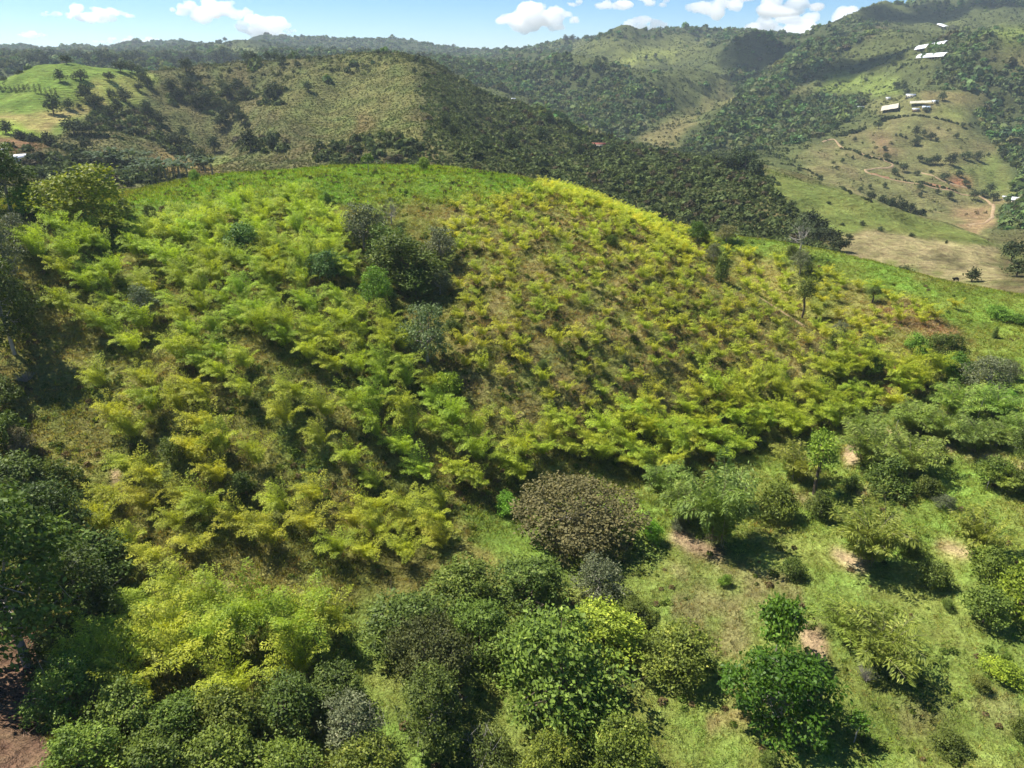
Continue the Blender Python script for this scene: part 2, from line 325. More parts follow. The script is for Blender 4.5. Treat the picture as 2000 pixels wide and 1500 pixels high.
class Geo:
    """collects quads"""
    def __init__(s): s.V = []; s.F = []; s.n = 0
    def add(s, V, F):
        V = np.asarray(V, float).reshape(-1, 3); s.V.append(V); s.F.append(np.asarray(F) + s.n); s.n += len(V)
    def quads(s, Q):                                          # Q (n,4,3)
        n = len(Q); s.add(Q.reshape(-1, 3), np.arange(4 * n).reshape(n, 4))
    def tube(s, P, rad, sides=6):
        P = np.asarray(P, float); n = len(P); T = np.gradient(P, axis=0); T /= np.linalg.norm(T, axis=1)[:, None] + 1e-9
        up = np.array([0, 0, 1.0]) if abs(T[0][2]) < .9 else np.array([1.0, 0, 0])
        A = np.cross(T, up); A /= np.linalg.norm(A, axis=1)[:, None] + 1e-9; B = np.cross(T, A)
        a = np.arange(sides) * 2 * np.pi / sides; rad = np.broadcast_to(rad, (n,))
        V = P[:, None] + rad[:, None, None] * (np.cos(a)[None, :, None] * A[:, None] + np.sin(a)[None, :, None] * B[:, None])
        i = np.arange(n - 1)[:, None] * sides; j = np.arange(sides)[None]
        F = np.stack([i + j, i + (j + 1) % sides, i + sides + (j + 1) % sides, i + sides + j], -1).reshape(-1, 4)
        s.add(V.reshape(-1, 3), F)
    def box(s, c, d, rz=0, taper=1.0):
        x, y, z = np.array(d) / 2; q = []
        for sz in (-1, 1):
            k = 1 if sz < 0 else taper
            for a, b in ((-1, -1), (1, -1), (1, 1), (-1, 1)): q.append([a * x * k, b * y * k, sz * z])
        q = np.array(q); cr, sr = math.cos(rz), math.sin(rz)
        q = np.stack([q[:, 0] * cr - q[:, 1] * sr, q[:, 0] * sr + q[:, 1] * cr, q[:, 2]], -1) + np.array(c)
        s.add(q, [[3, 2, 1, 0], [4, 5, 6, 7], [0, 1, 5, 4], [1, 2, 6, 5], [2, 3, 7, 6], [3, 0, 4, 7]])
    def mesh(s, name, mat, tone=None, smooth=False): return mk_mesh(name, np.concatenate(s.V), np.concatenate(s.F), mat, tone, smooth)
def unit(v): return v / (np.linalg.norm(v, axis=-1, keepdims=True) + 1e-9)
def leaves(P, D, Nn, L, W, fold=.0):
    """lozenge leaves at P along D with normal about Nn"""
    D = unit(D); S = unit(np.cross(D, Nn)); L = np.broadcast_to(L, (len(P),))[:, None]; W = np.broadcast_to(W, (len(P),))[:, None]
    up = unit(np.cross(S, D))
    return np.stack([P, P + D * L * .45 + S * W * .5 + up * L * .06, P + D * L, P + D * L * .45 - S * W * .5 + up * L * .06], 1)
def rsph(n, g): return unit(g.normal(size=(n, 3)))

far_woods = [[(-300,80),(60,70),(430,70),(428,100),(505,110),(520,55),(900,80),(1000,95),(960,140),(-300,150)], [(960,95),(1120,80),(1110,130),(1200,125),(1250,150),(1330,200),(1240,265),(1200,300),(1050,240),(1040,190),(900,160)],
 [(1130,60),(1440,50),(1460,68),(1300,72),(1140,80)], [(1380,70),(1440,50),(1510,66),(1500,96),(1440,110),(1380,96)], [(1500,70),(1700,30),(1740,50),(1660,90),(1600,140),(1540,180),(1470,240),(1400,290),(1330,300),(1370,250),(1440,200),(1420,130),(1500,110)],
 [(1740,0),(2100,-30),(2100,30),(1980,20),(1860,22),(1760,22)], [(1890,110),(1960,120),(2100,200),(2100,460),(1960,440),(1990,330),(1930,270),(1900,230),(1930,180),(1860,165),(1820,150)],
 [(1500,205),(1600,185),(1700,190),(1680,225),(1570,280),(1440,300),(1440,260)], [(1850,60),(1930,60),(1950,100),(1890,100),(1860,90)], [(1940,440),(2100,440),(2100,500),(1990,480)], [(1810,78),(1850,85),(1930,110),(1900,150),(1830,140)]]

# ------------------------------------------------------------------ the land's colours: patches of pasture, scrub, bare soil and litter
def ground_tone(x, y, z):
    px, py = project(x, y, z); r = np.hypot(x, y)
    # patch edges wander
    jx = 70 * fbm(x, y, 9, 3, 21) * (1 - ss(250, 400, r)) + 50 * fbm(x, y, 60, 4, 22) * ss(250, 400, r)
    jy = 38 * fbm(x, y, 9, 3, 23) * (1 - ss(250, 400, r)) + 12 * fbm(x, y, 60, 4, 24) * ss(250, 400, r)
    qx, qy = px + jx, py + jy
    a = ss(-.25, .35, fbm(x, y, 14, 4, 31)); b = ss(-.2, .3, fbm(x, y, 5, 3, 32)); c_ = ss(-.1, .4, fbm(x, y, 26, 3, 33))
    def mix(c1, c2, t): return c1 + (c2 - c1) * t[..., None]
    T = mix(lin(126, 132, 56), lin(106, 130, 46), a); T = mix(T, lin(136, 128, 70), b * .4)
    near = r < 235
    def zone(poly, c1, c2, w, cond=None, k=1.0):
        nonlocal T
        m = inpoly(qx, qy, poly)
        if cond is not None: m = m & cond
        v = mix(np.broadcast_to(c1, T.shape), c2, w); T = np.where(m[..., None], T + (v - T) * k, T)
    zone([(-700,1010),(230,900),(500,980),(900,940),(1000,1000),(900,1150),(650,1200),(300,1150),(-700,1300)], lin(130,132,60), lin(108,128,46), a, near)
    zone([(870,395),(1060,368),(1250,440),(1560,630),(1650,705),(1500,760),(1200,850),(1000,900),(900,760),(880,560)], lin(138,132,72), lin(116,132,54), b, near)
    zone([(1060,362),(1240,400),(1420,440),(1640,530),(1800,600),(1950,680),(1900,760),(1660,720),(1560,620),(1400,520),(1250,432)], lin(142,142,66), lin(122,142,50), a, near)
    zone([(100,470),(250,380),(400,340),(600,318),(850,310),(1000,330),(1090,368),(960,390),(800,392),(640,400),(470,410),(350,450),(200,500)], lin(108,144,34), lin(124,150,44), a, near)
    zone([(1370,440),(1500,455),(1700,500),(1900,560),(2400,600),(2400,800),(2000,740),(1880,690),(1800,600),(1700,560),(1600,530),(1480,500),(1380,480)], lin(106,142,36), lin(126,146,48), a, near)
    zone([(1690,592),(1760,590),(1880,645),(1905,668),(1840,670),(1740,640)], lin(150,128,82), lin(132,128,66), b, near)
    zone([(1650,640),(1700,650),(1790,760),(1750,780),(1690,720)], lin(140,118,76), lin(126,120,60), b, near)
    floor = [(900,1010),(1000,990),(1300,915),(1500,880),(1650,835),(1850,730),(2100,680),(2900,620),(2900,1120),(1600,1120),(1300,1090),(1000,1120)]
    zone(floor, lin(116,148,48), lin(130,146,58), a, near)
    zone([(640,1200),(1000,1110),(1300,1080),(1600,1110),(2900,1110),(2900,1900),(500,1900),(600,1500)], lin(130,148,60), lin(116,146,52), a, near)
    zone([(1280,1100),(1540,1120),(1560,1200),(1440,1290),(1330,1240)], lin(130,126,76), lin(118,138,58), b, near, .8)
    zone([(1380,1330),(1420,1320),(1470,1440),(1400,1440)], lin(140,122,78), lin(120,132,58), b, near, .7)
    zone([(1700,1380),(1950,1350),(2000,1460),(1760,1440)], lin(130,132,72), lin(118,142,56), b, near, .7)
    for cx, cy, w, h, an in ((1362,1068,66,20,26),(1655,1096,52,15,24),(1868,1070,46,14,20),(1660,884,18,26,10),(1740,850,42,11,24),(1842,870,36,9,18),(1925,888,46,9,8),(1985,912,36,9,22),(1590,1255,26,44,-22),(1688,960,16,6,0),(1575,972,20,9,10),(1330,1045,26,12,35),(232,930,10,26,0)):
        ca, sa = math.cos(R(an)), math.sin(R(an)); dx, dy = px - cx + jx * .35, py - cy + jy * .35
        e = ((dx * ca + dy * sa) / w) ** 2 + ((dy * ca - dx * sa) / h) ** 2
        k = (1 - ss(.45, 1.25, e)) * near; T = T + (mix(np.broadcast_to(lin(184,164,120), T.shape), lin(152,134,92), b) - T) * k[..., None]
    zone([(-400,1150),(40,1190),(75,1240),(82,1400),(112,1520),(60,1700),(-400,1700)], lin(128,104,78), lin(92,74,54), b, near)
    zone([(0,740),(22,745),(20,790),(0,790)], lin(160,90,55), lin(120,80,50), b, near)
    # the middle hill
    mid = (r >= 235) & (r < 850)
    S = mix(lin(108,108,62), lin(92,110,54), a); S = mix(S, lin(126,114,70), c_ * .45); T = np.where((r >= 235)[..., None], S, T)
    zone([(560,140),(700,100),(800,100),(830,180),(810,300),(700,290),(560,240),(500,200)], lin(116,118,62), lin(100,116,54), a, mid)
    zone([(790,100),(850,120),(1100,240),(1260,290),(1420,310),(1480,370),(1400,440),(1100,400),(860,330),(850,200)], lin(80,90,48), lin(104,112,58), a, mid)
    zone([(-800,300),(-800,160),(0,160),(60,120),(210,120),(300,145),(292,200),(200,215),(90,275),(0,280)], lin(108,144,42), lin(124,150,54), a, mid)
    zone([(205,152),(292,145),(292,196),(205,200),(150,190),(180,168)], lin(156,160,74), lin(136,158,56), a, mid)
    zone([(-400,240),(60,226),(200,200),(212,210),(120,240),(100,262),(30,238),(-400,262)], lin(168,152,90), lin(150,154,72), a, mid)
    zone([(-400,244),(30,238),(110,268),(50,275),(-400,268)], lin(134,162,34), lin(120,156,38), a, mid)
    zone([(290,290),(350,288),(385,320),(440,325),(440,345),(300,330)], lin(146,124,76), lin(130,132,66), b, mid)
    zone([(380,305),(440,308),(430,330),(390,326)], lin(126,148,66), lin(130,140,70), b, mid)
    zone([(-300,265),(40,268),(95,290),(40,300),(-300,290)], lin(140,104,72), lin(112,108,60), b, mid)
    zone([(700,220),(725,215),(735,245),(715,275),(700,270)], lin(126,116,66), lin(118,118,62), b, mid)
    zone([(1485,330),(1600,362),(1700,392),(1900,450),(2000,500),(2600,540),(2600,640),(1950,610),(1700,540),(1640,480),(1560,430),(1500,370)], lin(104,124,50), lin(118,130,56), a, mid)
    zone([(1622,462),(1700,446),(1800,466),(1950,482),(1985,520),(1975,566),(1850,556),(1750,520),(1650,500)], lin(156,148,98), lin(134,134,80), b, mid)
    zone([(1800,492),(1860,498),(1900,512),(1870,520),(1820,508)], lin(84,84,52), lin(100,98,60), b, mid)
    zone([(1940,500),(2000,505),(2600,560),(2600,620),(1990,600),(1950,560)], lin(110,100,66), lin(100,112,54), b, mid)
    # beyond the ravine
    far = r >= 850 - 280 * ss(1150, 1500, px)
    S = mix(lin(88,104,54), lin(104,116,60), a); T = np.where((far & (r >= 480) & (px > 1000) | (r >= 850))[..., None], S, T); far = far | (r > 480) & (px > 1480)
    zone([(-900,130),(900,130),(960,96),(900,60),(-900,60)], lin(52,70,44), lin(64,82,50), a, r > 1000)
    zone([(415,120),(425,86),(480,80),(508,100),(520,118)], lin(108,132,66), lin(126,132,74), a, r > 900)
    zone([(900,104),(1000,106),(1000,126),(880,130)], lin(130,144,72), lin(112,138,60), a, r > 900)
    zone([(1040,100),(1120,78),(1250,66),(1420,62),(1430,90),(1300,130),(1250,100),(1150,100)], lin(102,116,60), lin(116,126,62), a, far)
    zone([(1200,104),(1270,94),(1330,100),(1300,126),(1230,122)], lin(150,166,76), lin(134,150,72), a, far)
    zone([(1040,165),(1130,130),(1220,116),(1250,130),(1150,140),(1070,172)], lin(140,146,78), lin(122,134,68), a, far)
    zone([(1380,200),(1440,130),(1480,150),(1440,190),(1370,220),(1330,300),(1240,270)], lin(122,132,70), lin(126,122,72), b, far)
    zone([(1240,262),(1330,232),(1350,262),(1300,300)], lin(134,124,80), lin(118,124,68), b, far, .7)
    zone([(1500,180),(1590,160),(1560,200),(1480,235),(1440,290),(1400,290),(1450,230)], lin(122,126,72), lin(112,122,66), a, far)
    zone([(1590,170),(1640,136),(1680,145),(1770,160),(1740,190),(1640,192)], lin(132,156,62), lin(120,140,60), a, far)
    zone([(1660,60),(1800,20),(1900,40),(1880,130),(1760,140),(1640,120)], lin(92,108,54), lin(106,116,60), a, far)
    zone([(1700,52),(1735,40),(1720,66),(1690,72)], lin(168,124,84), lin(140,126,76), b, far)
    zone([(1930,56),(2100,50),(2100,90),(1960,92)], lin(130,152,62), lin(116,136,60), a, far)
    zone([(1880,90),(2100,100),(2100,240),(1950,230),(1900,160)], lin(126,124,72), lin(112,120,64), a, far)
    for _w in far_woods: zone(_w, lin(74,90,50), lin(88,100,58), a, far & (r > 560), .85)
    farm = [(1562,322),(1575,290),(1650,262),(1720,232),(1700,205),(1800,180),(1915,175),(1925,200),(1895,235),(1950,290),(1985,330),(1960,400),(1930,470),(1800,430),(1700,400),(1600,365)]
    zone(farm, lin(122,130,70), lin(136,130,80), c_, far)
    zone([(1800,178),(1900,176),(1915,192),(1880,205),(1800,196)], lin(150,136,82), lin(132,138,70), b, far)
    zone([(1820,215),(1880,208),(1905,236),(1870,238),(1830,226)], lin(142,156,72), lin(130,146,66), a, far)
    zone([(1860,330),(1960,300),(1990,340),(1960,390),(1890,370)], lin(116,138,60), lin(124,132,66), a, far)
    zone([(1845,350),(1880,352),(1888,372),(1850,362)], lin(178,112,76), lin(150,116,76), b, far)
    zone([(1860,412),(1940,395),(1945,440),(1900,470),(1880,440)], lin(160,136,92), lin(136,126,78), b, far)
    zone([(1700,266),(1735,268),(1740,300),(1700,310)], lin(142,120,84), lin(132,130,74), b, far)
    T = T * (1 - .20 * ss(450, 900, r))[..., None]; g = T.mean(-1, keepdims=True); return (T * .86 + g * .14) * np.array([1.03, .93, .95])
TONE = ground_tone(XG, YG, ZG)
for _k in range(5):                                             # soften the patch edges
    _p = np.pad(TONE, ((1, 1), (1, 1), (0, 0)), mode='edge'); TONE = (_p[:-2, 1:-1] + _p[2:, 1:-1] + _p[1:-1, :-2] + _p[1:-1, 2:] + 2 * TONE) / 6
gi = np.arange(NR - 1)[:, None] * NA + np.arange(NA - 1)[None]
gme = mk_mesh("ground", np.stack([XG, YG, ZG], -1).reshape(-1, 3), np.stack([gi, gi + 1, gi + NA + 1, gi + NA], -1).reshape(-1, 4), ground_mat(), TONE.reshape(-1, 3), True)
ground = tag(obj("ground", gme), kind="structure")
def tone_at(x, y):
    a = np.arctan2(x, y); ia = np.clip(np.round((a - AZ[0]) / daz).astype(int), 0, NA - 1); ir = np.clip(np.round((np.log(np.hypot(x, y)) - LR[0]) / (LR[1] - LR[0])).astype(int), 0, NR - 1)
    return TONE[ir, ia]
# ------------------------------------------------------------------ plants
G1 = np.random.default_rng(11)
M_BAMBOO = leaf_mat("bamboo leaves", (.14,.20,.028), (.53,.535,.062), (.67,.62,.12), trans=.38, tcol=1.3)
M_BAMBOO_STUFF = leaf_mat("bamboo leaves massed", (.14,.20,.028), (.53,.535,.062), (.67,.62,.12), trans=.38, tcol=1.3, tint=False, attr=True)
M_CULM = plain("bamboo culm", (.20,.24,.06), .5, .5, 2.0)
M_GIANT = leaf_mat("giant bamboo leaves", (.05,.08,.022), (.20,.25,.075), (.36,.37,.16), trans=.3)
M_CULM2 = plain("giant bamboo culm", (.30,.27,.15), .5, .5, 2.0)
M_DARK = leaf_mat("dark glossy leaves", (.028,.050,.011), (.145,.195,.034), (.30,.34,.08), trans=.25, rough=.55, spec=.18)
M_BRIGHT = leaf_mat("bright glossy leaves", (.025,.065,.006), (.11,.21,.018), (.24,.32,.05), trans=.3, rough=.5, spec=.22)
M_GREY = leaf_mat("grey green leaves", (.05,.065,.03), (.18,.20,.09), (.34,.34,.20), trans=.2, rough=.6)
M_BROWN = leaf_mat("brown flowering crown", (.06,.065,.024), (.165,.152,.055), (.25,.21,.09), trans=.2, rough=.7)
M_YELLOW = leaf_mat("yellowing leaves", (.06,.09,.015), (.26,.27,.035), (.50,.40,.06), trans=.3, rough=.55, spec=.2)
M_FAR = leaf_mat("scrub and forest leaves", (.5,.5,.5), (1.15,1.15,1.1), None, trans=.2, tint=False, attr=True, rough=.8, spec=.1)
M_FARTREE = leaf_mat("pasture tree leaves", (.030,.045,.018), (.085,.11,.045), None, trans=.2, rough=.8, spec=.1)
M_GRASS = leaf_mat("grass blades", (.62,.62,.6), (1.3,1.3,1.15), None, trans=.35, tint=False, attr=True, rough=.8, spec=.1)
M_BARK = plain("bark", (.17,.13,.09), .9, .45, 4.0, bump=.3)
M_PALE = plain("pale bark", (.42,.38,.32), .85, .4, 4.0)

def lobes_round(g, w, h, n=9, lift=.15, flat=.0):
    """a crown w wide and h high made of uneven lobes"""
    ox, oy = g.uniform(-.08, .08, 2) * w
    out = [(ox, oy, h * (.42 + lift * .5), w * .28, w * .3, h * (.45 - lift * .5) * .85)]
    for k in range(n):
        a = 2 * np.pi * (k + g.uniform(-.3, .3)) / n; rr = w * g.uniform(.16, .42); zz = h * (lift + (1 - lift) * g.uniform(.12, .86) * (1.05 - rr / w))
        s = w * g.uniform(.09, .2); out.append((rr * math.cos(a), rr * math.sin(a), zz, s, s, s * g.uniform(.7, 1.0)))
    for k in range(max(2, n // 3)):
        s = w * g.uniform(.14, .22); out.append((g.uniform(-.18, .18) * w, g.uniform(-.18, .18) * w, h * g.uniform(.68, .97) , s, s, s * .65))
    return out
def lobes_umbrella(g, w, h, n=22, thick=.2):
    out = []
    for k in range(n):
        rr = w * .43 * math.sqrt((k + .5) / n); a = k * 2.4 + g.uniform(-.3, .3); s = w * g.uniform(.09, .15)
        out.append((rr * math.cos(a), rr * math.sin(a), h * (1 - thick * .6) - h * .33 * (rr / (w * .45)) ** 2 + g.uniform(-.05, .05) * h, s, s, s * .62))
    return out
def crown_quads(g, lobes, n, L, W, inner=.18, droop=.25, per=7, low=-.55):
    lo = np.array(lobes); wt = lo[:, 3] * lo[:, 4]; nc = max(1, n // per)
    k = g.choice(len(lo), nc, p=wt / wt.sum()); d = rsph(nc, g); d[:, 2] = np.where(d[:, 2] < low, -d[:, 2] * .6, d[:, 2]); d = unit(d)
    rad = 1 - np.abs(g.normal(0, inner, nc)); c = lo[k, :3] + d * lo[k, 3:6] * rad[:, None]
    # drop clusters buried deep in other lobes
    keep = np.ones(nc, bool)
    for l in lo:
        e = (((c - l[:3]) / l[3:6]) ** 2).sum(1); keep &= ~((e < .38) & (g.random(nc) < .8))
    c, d = c[keep], d[keep]; nc = len(c)
    P = np.repeat(c, per, 0) + g.normal(size=(nc * per, 3)) * L * .75; Nn = np.repeat(d, per, 0)
    D = Nn * .35 + rsph(len(P), g) * .9; D[:, 2] -= droop
    Nr = Nn * 1.0 + np.array([0, 0, .5]) + rsph(len(P), g) * .75
    s = g.uniform(.65, 1.25, len(P))
    P[:, 2] = np.maximum(P[:, 2], .02)
    return leaves(P, D, Nr, L * s, W * s)
def limbs(geo, g, lobes, h, r0, forks=6, base=(0, 0), lean=0.0, fork_at=.35):
    top = np.array([lobes[0][0] * .5, lobes[0][1] * .5, h * fork_at + .1])
    P = [np.array([base[0], base[1], -.5]), np.array([base[0], base[1], .0]), np.array([lean * .4, 0, h * fork_at * .5]), top]
    geo.tube(P, [r0 * 1.25, r0 * 1.1, r0 * .85, r0 * .75], 7)
    idx = g.permutation(len(lobes))[:forks]
    for i in idx:
        e = np.array(lobes[i][:3]); m = top * .5 + e * .5 + np.array([0, 0, -.06 * h]) + g.normal(size=3) * .03 * h
        geo.tube([top, m, e], [r0 * .6, r0 * .38, r0 * .12], 5)
        for q in range(2):
            geo.tube([m, (m + e) / 2 + g.normal(size=3) * .08 * h, e + g.normal(size=3) * .12 * h], [r0 * .25, r0 * .16, r0 * .05], 4)
def make_tree(kind, seed):
    """unit models: crown about 1 wide; returns (crown mesh, trunk mesh) and its height"""
    g = np.random.default_rng(seed); T = Geo()
    if kind == 'shrub':
        h = .82; lo = lobes_round(g, 1, h, 15, .1); Q = crown_quads(g, lo, 4300, .062, .034, per=9); limbs(T, g, lo, h, .022, 6, fork_at=.15); m, b = M_DARK, M_BARK
    elif kind == 'thicket_tree':
        h = .9; lo = lobes_round(g, 1, h, 24, .14); Q = crown_quads(g, lo, 9500, .042, .024, per=12); limbs(T, g, lo, h, .03, 8, fork_at=.3); m, b = M_DARK, M_BARK
    elif kind == 'bright_tree':
        h = .92; lo = lobes_round(g, 1, h, 24, .12); Q = crown_quads(g, lo, 8600, .046, .026, droop=.6, per=10); limbs(T, g, lo, h, .035, 9, fork_at=.3); m, b = M_BRIGHT, M_PALE
    elif kind == 'parasol_tree':
        h = 1.5; lo = lobes_umbrella(g, 1, h, 12, .2); Q = crown_quads(g, lo, 2600, .10, .052, droop=.7); limbs(T, g, lo, h, .035, 7, fork_at=.6); m, b = M_BRIGHT, M_PALE
    elif kind == 'tall_tree':
        h = 1.35; lo = lobes_round(g, 1, h, 30, .16); Q = crown_quads(g, lo, 13000, .040, .022, droop=.4, per=14); limbs(T, g, lo, h, .028, 9, fork_at=.35); m, b = M_DARK, M_PALE
    elif kind == 'brown_tree':
        h = .62; lo = lobes_umbrella(g, 1, h, 34, .25)
        lo += [(g.uniform(-.33, .33), g.uniform(-.33, .33), h * g.uniform(.2, .5), .14, .14, .12) for _ in range(12)]
        Q = crown_quads(g, lo, 17000, .026, .018, droop=0); limbs(T, g, lo, h, .022, 16, fork_at=.22); m, b = M_BROWN, M_PALE
    elif kind == 'grey_tree':
        h = .95; lo = lobes_round(g, 1, h, 18, .15); Q = crown_quads(g, lo, 5600, .042, .022, inner=.2, per=9); limbs(T, g, lo, h, .028, 10, fork_at=.25); m, b = M_GREY, M_PALE
    elif kind == 'bare_tree':
        h = 1.1; lo = lobes_round(g, 1, h, 12, .25); Q = crown_quads(g, lo, 1500, .035, .016, inner=.3); limbs(T, g, lo, h, .028, 13, fork_at=.3); m, b = M_GREY, M_PALE
    elif kind == 'yellow_tree':
        h = .95; lo = lobes_round(g, 1, h, 20, .12); Q = crown_quads(g, lo, 6400, .050, .026, droop=.3, per=9); limbs(T, g, lo, h, .022, 9, fork_at=.35); m, b = M_YELLOW, M_BARK
    elif kind == 'slim_tree':
        h = 1.5; lo = [(g.uniform(-.12, .12), g.uniform(-.12, .12), h * (.62 + .38 * k / 9), .26, .26, .16) for k in range(9)] + [(g.uniform(-.22, .22), g.uniform(-.2, .2), h * .72, .24, .24, .16) for k in range(4)]
        Q = crown_quads(g, lo, 2600, .075, .036); limbs(T, g, lo, h, .05, 8, fork_at=.5, lean=.1); m, b = M_DARK, M_BARK
    elif kind == 'column_tree':
        h = 2.6; lo = [(g.uniform(-.08, .08), g.uniform(-.08, .08), h * (.12 + .8 * k / 11), .42 * (1 - .55 * k / 11), .42 * (1 - .55 * k / 11), .24) for k in range(12)]
        Q = crown_quads(g, lo, 2600, .13, .06); limbs(T, g, lo, h, .05, 3, fork_at=.6); m, b = M_DARK, M_BARK
    elif kind == 'sapling':
        h = 2.2; lo = [(math.cos(a) * .3, math.sin(a) * .3, h * .86, .2, .2, .1) for a in np.arange(5) * 1.256] + [(0, 0, h * .95, .2, .2, .1)]
        Q = crown_quads(g, lo, 420, .24, .11, droop=.7); limbs(T, g, lo, h, .04, 6, fork_at=.8); m, b = M_BRIGHT, M_PALE
    elif kind == 'pasture_tree':
        h = .95; lo = lobes_round(g, 1, h, 8, .25); Q = crown_quads(g, lo, 700, .12, .075); limbs(T, g, lo, h, .04, 4, fork_at=.3); m, b = M_FARTREE, M_BARK
    elif kind == 'slender_tree':
        h = 2.4; lo = [(0, 0, h * (.25 + .68 * k / 6), .38 * (1 - .5 * k / 6), .38 * (1 - .5 * k / 6), .3) for k in range(7)]
        Q = crown_quads(g, lo, 300, .2, .12); limbs(T, g, lo, h, .05, 2, fork_at=.6); m, b = M_FARTREE, M_BARK
    elif kind == 'dry_bush':
        h = .75
        for k in range(46):
            a = g.uniform(0, 2 * np.pi); t = g.uniform(.1, .5); e = np.array([math.cos(a) * t, math.sin(a) * t, h * g.uniform(.6, 1)])
            T.tube([[0, 0, 0], e * .5 + g.normal(size=3) * .03, e], [.012, .008, .003], 3)
            T.tube([e * .5, e * .8 + g.normal(size=3) * .06, e + g.normal(size=3) * .12], [.006, .004, .002], 3)
        return None, T.mesh('branches', M_PALE), h
    elif kind == 'bare_branch':
        h = 1.0
        for k in range(9):
            a = g.uniform(0, 2 * np.pi); e = np.array([math.cos(a) * .4, math.sin(a) * .4, g.uniform(.6, 1.0)])
            m1 = e * .45 + g.normal(size=3) * .07
            T.tube([[0, 0, -.1], m1, e], [.022, .014, .005], 4)
            for q in range(5):
                s0 = m1 + (e - m1) * g.uniform(0, .8); T.tube([s0, s0 + g.normal(size=3) * .1 + e * .12, s0 + g.normal(size=3) * .17 + e * .2], [.01, .006, .003], 3)
        return None, T.mesh('branches', M_PALE), h
    G_ = Geo(); G_.quads(Q)
    return G_.mesh('crown', m), T.mesh('trunk', b), h
def fountain(g, n_culm, leaves_per, length, th0=(.08, .4), bend=(1.1, 1.9), L=.42, W=.10, spread=.42, droop=.5, start=.22, bias=None, base=.35, culm_r=.03):
    """bamboo: arching culms carrying feathery sprays of narrow leaves"""
    T = Geo(); Qs = []
    for c in range(n_culm):
        az = g.uniform(0, 2 * np.pi)
        if bias is not None and g.random() < .6: az = bias + g.normal(0, .7)
        th = g.uniform(*th0); k = g.uniform(*bend); ln = length * g.uniform(.72, 1.08); n = 14; s = np.linspace(0, 1, n)
        ang = th + k * s ** 2.2; step = ln / (n - 1)
        hx = np.cumsum(np.sin(ang)) * step; hz = np.cumsum(np.cos(ang)) * step; az2 = az + g.normal(0, .25) * s
        P = np.stack([np.cos(az2) * hx, np.sin(az2) * hx, hz], -1) + np.array([g.normal() * base, g.normal() * base, 0])
        T.tube(P[::2], np.linspace(culm_r, culm_r * .25, n)[::2], 4)
        m = int(leaves_per * g.uniform(.8, 1.2)); u = g.uniform(start, 1, m) ** .85; i = np.clip((u * (n - 1)).astype(int), 0, n - 2); f = u * (n - 1) - i
        C = P[i] * (1 - f[:, None]) + P[i + 1] * f[:, None]; Tn = unit(P[i + 1] - P[i])
        side = np.stack([-np.sin(az2[i]), np.cos(az2[i]), np.zeros(m)], -1) * np.sign(g.normal(size=m))[:, None]
        env = spread * (np.sin(np.pi * np.clip((u - start) / (1 - start), 0, 1) * .86 + .25)) * (ln / 5)
        off = side * (env * np.abs(g.uniform(.05, 1, m)))[:, None] + g.normal(size=(m, 3)) * .09; off[:, 2] -= np.abs(env * .25 * g.random(m))
        D = Tn * .55 + side * .75 + rsph(m, g) * .35; D[:, 2] -= droop * g.uniform(.2, 1, m)
        Nr = np.cross(Tn, side) * np.sign(np.cross(Tn, side)[:, 2:3] + 1e-6) + rsph(m, g) * .45
        sz = g.uniform(.7, 1.2, m); q = leaves(C + off, D, Nr, L * sz, W * sz); q[..., 2] = np.maximum(q[..., 2], .02); Qs.append(q)
    G_ = Geo(); G_.quads(np.concatenate(Qs)); return G_, T

# ------------------------------------------------------------------ placing
TREE_CACHE = {}
def tree_model(kind, v):
    if (kind, v) not in TREE_CACHE: TREE_CACHE[(kind, v)] = make_tree(kind, hash_seed(kind) + v * 101)
    return TREE_CACHE[(kind, v)]
def hash_seed(s): return sum((i + 1) * ord(c) for i, c in enumerate(s)) % 9973
THINGS = []                                                      # (px, py, label) of what the labels lean on
def put(kind, name, px, py, wpx, label, cat, group=None, tint=(1, 1, 1), hr=1.0, dmin=0, var=None, sink=.1, bury=0, crown='crown'):
    x, y, z, r = ground_at(px, py, dmin)
    depth = y * cp - (z - CAMZ) * sp; w = wpx * depth / FPX
    v = (len(THINGS) if var is None else var) % 3
    cm, tm, h = tree_model(kind, v)
    o = bpy.data.objects.new(name, None); COL.objects.link(o); o.empty_display_size = .5
    rz = float(G1.uniform(0, 6.28)); o.location = (x, y, z - sink - bury * w); o.rotation_euler = (0, 0, rz); an = float(G1.uniform(.86, 1.16)); o.scale = (w * an, w / an, w * hr * float(G1.uniform(.9, 1.1)))
    tag(o, label, cat, group)
    if cm is not None:
        c = obj('crown', cm, o); tv = G1.uniform(.85, 1.18); c.color = (tint[0] * tv * G1.uniform(.92, 1.1), tint[1] * tv, tint[2] * tv, 1)
    t = obj('trunk' if cm is not None else 'branches', tm, o)
    THINGS.append((px, py, label)); return o
